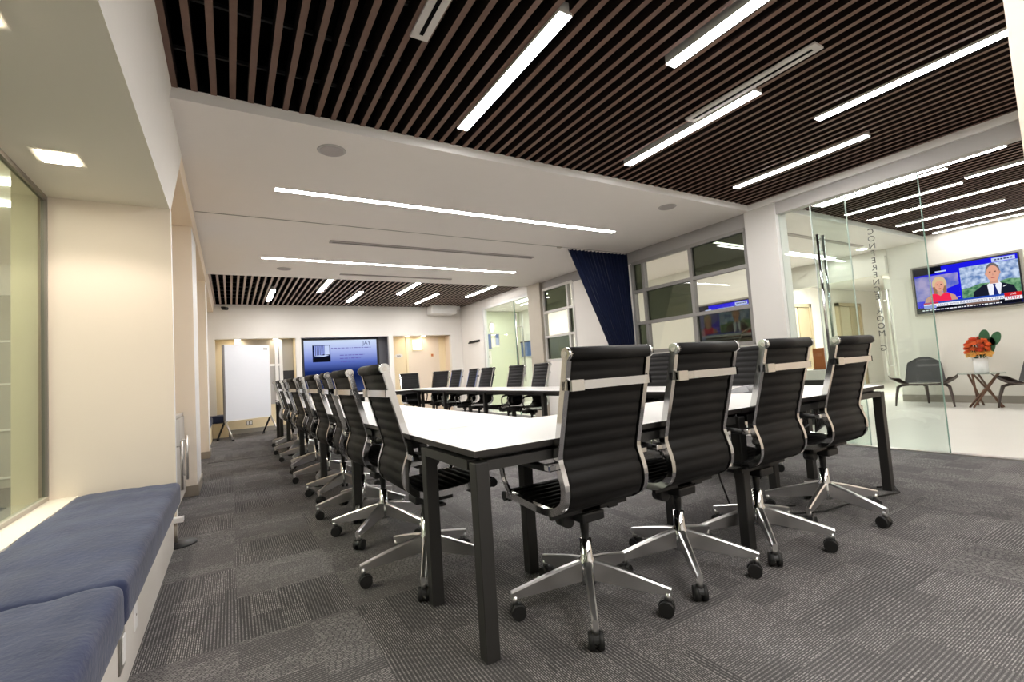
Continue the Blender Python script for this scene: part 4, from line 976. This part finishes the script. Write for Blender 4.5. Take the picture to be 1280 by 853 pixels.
def lounge_chair(x, y, rz, label):
    t = thing('lounge_chair', label, 'chair', (x, y, 0), rz, 'grey shell lounge chairs in the lobby')
    # local: faces -y ; seat is a wide wing whose tips curve up
    P = []
    for i in range(25):
        u = -1 + 2 * i / 24; row = []
        for j in range(9):
            v = j / 8; wv = 0.30 + 0.12 * (1 - abs(v - 0.35) * 1.2)
            xx = u * (0.43 if v < 0.75 else 0.43 - 0.5 * (v - 0.75))
            a = abs(u)
            zz = 0.355 + 0.135 * max(0, (a - 0.45) / 0.55) ** 1.6 + 0.02 * (1 - v) - 0.035 * v
            d0 = -0.30 + 0.10 * a ** 2; d1 = 0.24 - 0.30 * max(0, (a - 0.3) / 0.7) ** 1.3
            row.append((xx, d0 + (d1 - d0) * v, zz))
        P.append(row)
    b = MB(); b.grid(P, 'lounge_wood'); b.grid([[(p[0], p[1], p[2] - 0.016) for p in r] for r in P], 'lounge_wood')
    rim = [P[i][0] for i in range(25)] + [P[24][j] for j in range(1, 9)] + [P[i][8] for i in range(23, -1, -1)] + [P[0][j] for j in range(7, 0, -1)]
    k = len(rim); n = b.add(rim + [(p[0], p[1], p[2] - 0.016) for p in rim])
    for i in range(k): b.face((n + i, n + (i + 1) % k, n + k + (i + 1) % k, n + k + i), 'lounge_wood')
    b.build('seat_shell', t)
    b = MB(); P2 = []
    for i in range(13):
        u = -1 + 2 * i / 12; row = []
        for j in range(7):
            v = j / 6; row.append((u * (0.23 - 0.02 * v), -0.26 + 0.42 * v + 0.02 * u * u, 0.385 - 0.03 * v + 0.02 * (1 - u * u) * sin(pi * min(1, max(0.05, v)))))
        P2.append(row)
    b.grid(P2, 'lounge'); b.build('seat_pad', t)
    b = MB(); P3 = []
    for i in range(17):
        u = -1 + 2 * i / 16; row = []
        for j in range(11):
            v = j / 10; hw = 0.265 - 0.055 * v - 0.10 * max(0, (v - 0.72) / 0.28) ** 2.2
            row.append((u * hw, 0.17 + 0.17 * v - 0.05 * u * u, 0.365 + 0.42 * v - 0.05 * max(0, abs(u) - 0.6) * (v > 0.8)))
        P3.append(row)
    b.grid(P3, 'lounge'); b.grid([[(p[0], p[1] + 0.028, p[2] - 0.006) for p in r] for r in P3], 'lounge')
    rim = [P3[i][0] for i in range(17)] + [P3[16][j] for j in range(1, 11)] + [P3[i][10] for i in range(15, -1, -1)] + [P3[0][j] for j in range(9, 0, -1)]
    k = len(rim); n = b.add(rim + [(p[0], p[1] + 0.028, p[2] - 0.006) for p in rim])
    for i in range(k): b.face((n + i, n + (i + 1) % k, n + k + (i + 1) % k, n + k + i), 'lounge')
    b.build('backrest', t)
    for s in (-1, 1):
        MB().tube([(s * 0.20, 0.05, 0.335), (s * 0.28, -0.10, 0.335), (s * 0.32, -0.18, 0.31), (s * 0.345, -0.235, 0.15), (s * 0.36, -0.265, 0.0)], [0.016, 0.022, 0.024, 0.018, 0.012], 'lounge_wood', 8).build('leg', t)
    MB().tube([(0, -0.02, 0.33), (0, 0.14, 0.325), (0, 0.22, 0.29), (0, 0.28, 0.15), (0, 0.32, 0.0)], [0.02, 0.026, 0.026, 0.022, 0.014], 'lounge_wood', 8).build('leg', t)
    return t
lounge_chair(9.86, 3.22, R(-78), 'grey three-legged lounge chair left of the lobby side table, seen through the glass leaf')
lounge_chair(9.90, 1.93, R(-100), 'grey lounge chair cut off by the right photo edge')
t = thing('side_table', 'small round glass side table on crossed walnut sticks between the lounge chairs', 'table', (9.80, 2.50, 0))
MB().cyl((0, 0, 0.505), (0, 0, 0.518), 0.27, 0.27, 'top_glass', 36).build('glass_top', t)
for i in range(3):
    a = 2 * pi * i / 3 + 0.3; a2 = a + 2.25
    for da in (0.0, 0.32):
        MB().cyl((0.20 * cos(a + da), 0.20 * sin(a + da), 0.0), (0.19 * cos(a2 + da), 0.19 * sin(a2 + da), 0.504), 0.014, 0.014, 'wood_leg', 8).build('leg', t)
tag(MB().lathe([(0.0, 0.0), (0.078, 0.0), (0.082, 0.01), (0.086, 0.22), (0.080, 0.22), (0.074, 0.02), (0.0, 0.02)], 'vase', 24).build('vase', None, (9.80, 2.49, 0.519)), 'frosted white cylinder vase on the lobby side table', 'vase')
def flower(m, r, seed):
    b = MB(); random.seed(seed)
    for ring, (n, ro, tilt, h) in enumerate(((7, 1.0, 1.05, 0.0), (6, 0.75, 0.65, 0.12), (5, 0.5, 0.3, 0.22), (3, 0.25, 0.1, 0.28))):
        for i in range(n):
            a = 2 * pi * i / n + ring * 0.5
            c = Vector((cos(a), sin(a), 0)); p = Vector((-sin(a), cos(a), 0))
            tip = c * r * ro + Vector((0, 0, r * (0.75 - 0.45 * (ring == 0)) ))
            base = c * r * 0.15 + Vector((0, 0, -r * 0.35)); mid = c * r * ro * 0.85 + Vector((0, 0, r * 0.15))
            wdt = r * (0.55 - 0.07 * ring)
            rows = [[base - p * wdt * 0.3, base, base + p * wdt * 0.3], [mid - p * wdt + c * -r * 0.12, mid, mid + p * wdt + c * -r * 0.12], [tip - p * wdt * 0.6, tip + c * r * 0.05, tip + p * wdt * 0.6]]
            b.grid(rows, m)
    b.tube([(0, 0, -r * 0.3), (0, 0, -r * 2.2)], r * 0.1, 'leaf', 6)
    return b
protoF = {}
def put_flower(kind, m, r, pos, label, grp, cat='flower'):
    if kind not in protoF:
        o = flower(m, r, len(protoF)).build(kind, None, pos, fix=False); protoF[kind] = o
    else:
        o = protoF[kind].copy(); COL.objects.link(o); o.location = pos
    d = Vector(pos) - Vector((9.80, 2.49, 0.70)); o.rotation_euler = d.to_track_quat('Z', 'Y').to_euler()
    tag(o, label, cat, grp)
FC = Vector((9.80, 2.49, 0)); JIT = (0.022, -0.02, 0.0, 0.03, -0.028, 0.012, -0.01)
for i in range(9):
    a = 2 * pi * i / 9
    put_flower('yellow_flower', 'yellow', 0.050, tuple(FC + Vector((0.09 * cos(a), 0.115 * sin(a), 0.785 + 0.03 * (i % 2)))), 'pale yellow blossom in the lower tier of the lobby bouquet', 'yellow blossoms')
k = 0
random.seed(11)
for z, n, r in ((0.865, 10, 0.115), (0.935, 9, 0.115), (1.0, 6, 0.075)):
    for i in range(n):
        a = 2 * pi * i / n + z * 7
        jz = z + JIT[k % 7]; jr = r * (1 + JIT[(k + 3) % 7] * 4)
        if k % 3: put_flower('orange_flower', 'rose', 0.050, tuple(FC + Vector((jr * 0.8 * cos(a), jr * sin(a) + 0.015, jz))), 'orange blossom in the upper part of the lobby bouquet', 'orange blossoms')
        else: put_flower('rust_flower', 'rose_dark', 0.050, tuple(FC + Vector((jr * 0.8 * cos(a), jr * sin(a) + 0.015, jz))), 'rust-red blossom in the upper part of the lobby bouquet', 'rust blossoms')
        k += 1
def leaf(pts, label):
    b = MB(); b.prism(pts, 'x', -0.01, 0.01, 'leaf'); o = b.build('broad_leaf', None, (9.82, 2.40, 0.76)); tag(o, label, 'leaf', 'broad green leaves of the bouquet')
def paddle(cy, cz, ry, rz, tilt, stem):
    pts = []
    for i in range(18):
        a = 2 * pi * i / 18; yy, zz = ry * cos(a), rz * sin(a)
        pts.append((cy + yy * cos(tilt) - zz * sin(tilt), cz + yy * sin(tilt) + zz * cos(tilt)))
    return pts
leaf(paddle(0.02, 0.29, 0.06, 0.12, 0.1, 0), 'upright dark green paddle leaf at the top of the bouquet')
leaf(paddle(-0.10, 0.26, 0.055, 0.11, 0.35, 0), 'dark green paddle leaf leaning right out of the bouquet')
leaf(paddle(-0.03, 0.15, 0.06, 0.14, 0.25, 0), 'large dark green leaf behind the orange blossoms')
# reception desk with wooden box
t = thing('reception_desk', 'white counter with dark base seen between the front chairs in the lobby', 'desk', (7.2, 3.95, 0))
MB().box(-0.35, 0.35, -0.75, 0.75, 0.62, 0.75, 'desk_white').build('counter_top', t); MB().box(-0.30, 0.30, -0.70, 0.70, 0.0, 0.62, 'table_frame').build('base', t)
t = thing('wooden_box', 'orange-brown wooden panel standing on the white lobby counter', 'box', (7.05, 3.42, 0.75)); MB().rbox(-0.03, 0.03, -0.075, 0.075, 0.0, 0.30, 0.004, 'wood_panel', seg=1).build('panel', t)
MB().box(-0.05, 0.05, -0.08, 0.08, 0.0, 0.012, 'wood_leg').build('foot', t)
t = thing('desk_lamp', 'thin jointed desk lamp seen in the lower window pane', 'lamp', (7.2, 4.62, 0.75))
MB().cyl((0, 0, 0), (0, 0, 0.02), 0.08, 0.08, 'alu', 18).build('base', t)
MB().tube([(0, 0, 0.02), (0.0, 0.14, 0.38), (0.0, 0.02, 0.62)], 0.010, 'alu', 8).build('arm', t)
MB().tube([(0, 0.02, 0.62), (0, -0.12, 0.70), (0, -0.20, 0.72)], [0.012, 0.02, 0.03], 'alu', 10).build('lamp_head', t)
# pictures and clock behind the far glass door
for x, z, w, h, lb in ((6.91, 1.95, 0.19, 0.45, 'narrow blue picture farther left behind the far glass door'), (7.23, 2.0, 0.12, 0.34, 'smaller blue picture beside the round lamp behind the far glass door')):
    t = thing('framed_picture', lb, 'picture', (x, 12.88, z), 0, 'blue pictures behind the far glass door')
    MB().box(-w / 2, w / 2, -0.012, 0.0, -h / 2, h / 2, 'blue_art').build('print', t)
    b = MB(); b.box(-w / 2 - 0.02, -w / 2, -0.016, 0, -h / 2, h / 2, 'trim_gray'); b.box(w / 2, w / 2 + 0.02, -0.016, 0, -h / 2, h / 2, 'trim_gray'); b.box(-w / 2 - 0.02, w / 2 + 0.02, -0.016, 0, h / 2, h / 2 + 0.02, 'trim_gray'); b.box(-w / 2 - 0.02, w / 2 + 0.02, -0.016, 0, -h / 2 - 0.02, -h / 2, 'trim_gray'); b.build('frame', t)
t = thing('wall_lamp', 'round white glowing wall lamp behind the far glass door', 'lamp', (7.06, 12.89, 2.38))
o = MB().cyl((0, 0, 0), (0, -0.05, 0), 0.10, 0.09, 'sconce', 24).build('globe', t); o.scale = (0.8, 1, 1.5)
o = MB().cyl((0, 0.005, 0), (0, -0.015, 0), 0.125, 0.125, 'pilaster', 24).build('back_ring', t); o.scale = (0.8, 1, 1.5)
t = thing('notice', 'small white notice with a dark ring, low behind the far glass door', 'notice', (6.88, 12.903, 1.45)); MB().box(-0.12, 0.12, -0.006, 0, -0.2, 0.2, 'wall').build('sheet', t)
b = MB()
for i in range(10):
    if i % 5 == 4: continue
    a = 2 * pi * i / 10; b.box(0.05 * cos(a) - 0.018, 0.05 * cos(a) + 0.018, -0.009, -0.006, 0.08 * sin(a) - 0.018, 0.08 * sin(a) + 0.018, 'ink')
b.build('mark', t)
t = thing('framed_picture', 'violet-blue picture by the handles of the far glass door', 'picture', (8.08, 12.5, 1.65), 0, 'blue pictures behind the far glass door')
MB().box(0.0, 0.03, -0.35, 0.35, -0.22, 0.22, 'blue_art').build('print', t); b = MB(); b.box(-0.006, 0.03, -0.38, 0.38, 0.22, 0.26, 'ink'); b.box(-0.006, 0.03, -0.38, 0.38, -0.25, -0.22, 'trim_gray'); b.build('frame', t)

for nm, loc, sx, sy, en in (('lamp_behind', (1.6, -0.9, 2.84), 2.6, 1.6, 90), ('lamp_behind_right', (4.3, -0.9, 2.84), 1.6, 1.6, 50), ('side_room_fill', (-3.0, 4.0, 2.7), 2.0, 4.0, 120), ('corridor_fill', (6.9, 10.6, 2.85), 0.8, 3.6, 75), ('lobby_lamp', (8.3, -1.0, 2.84), 3.0, 1.6, 40), ('desk_side_fill', (7.0, 5.6, 2.77), 1.0, 1.6, 13)):  # side room, corridor and desk side are added fill lights without fittings
    la = bpy.data.lights.new(nm, 'AREA'); la.shape = 'RECTANGLE'; la.size = sx; la.size_y = sy; la.energy = en; la.color = (1, 0.96, 0.9)
    lo = bpy.data.objects.new(nm, la); COL.objects.link(lo); lo.location = loc
for yy in (3.40, 2.16):
    sp = bpy.data.lights.new('alcove_spot', 'SPOT'); sp.energy = 34; sp.color = (1, 0.90, 0.79); sp.spot_size = 2.4; sp.spot_blend = 0.35; sp.shadow_soft_size = 0.06
    so = bpy.data.objects.new('alcove_spot', sp); COL.objects.link(so); so.location = (-0.77, yy, 2.345)
# ------------------------------------------------------------------ camera, world, render look
R_ = Vector((0, 0, 0))
yaw, pitch, roll = 0.5427602927506485, 0.06087084738711889, -0.06553770494621695
f_ = Vector((sin(yaw) * cos(pitch), cos(yaw) * cos(pitch), sin(pitch))); r0 = Vector((cos(yaw), -sin(yaw), 0)); u0 = r0.cross(f_)
rr = r0 * cos(roll) + u0 * sin(roll); uu = -r0 * sin(roll) + u0 * cos(roll)
cam = bpy.data.cameras.new('camera'); co = bpy.data.objects.new('camera', cam); COL.objects.link(co)
cam.sensor_width = 36.0; cam.lens = 587.05 / 1280 * 36; cam.clip_start = 0.02; cam.clip_end = 100
m4 = Matrix.Identity(4)
for i in range(3): m4[i][0] = rr[i]; m4[i][1] = uu[i]; m4[i][2] = -f_[i]
m4[2][3] = 1.03
co.matrix_world = m4
SC.camera = co
w = bpy.data.worlds.new('world'); SC.world = w; w.use_nodes = True
bg = w.node_tree.nodes.get('Background') or w.node_tree.nodes.new('ShaderNodeBackground')
bg.inputs[0].default_value = (1.0, 0.96, 0.9, 1); bg.inputs[1].default_value = 0.25
SC.view_settings.view_transform = 'Standard'; SC.view_settings.look = 'None'
SC.view_settings.exposure = 0.13; SC.view_settings.gamma = 1.0
SC.cycles.use_denoising = True
SC.cycles.max_bounces = 10; SC.cycles.diffuse_bounces = 5; SC.cycles.glossy_bounces = 4; SC.cycles.transparent_max_bounces = 12
SC.cycles.sample_clamp_indirect = 8.0
SC.cycles.caustics_reflective = False; SC.cycles.caustics_refractive = False
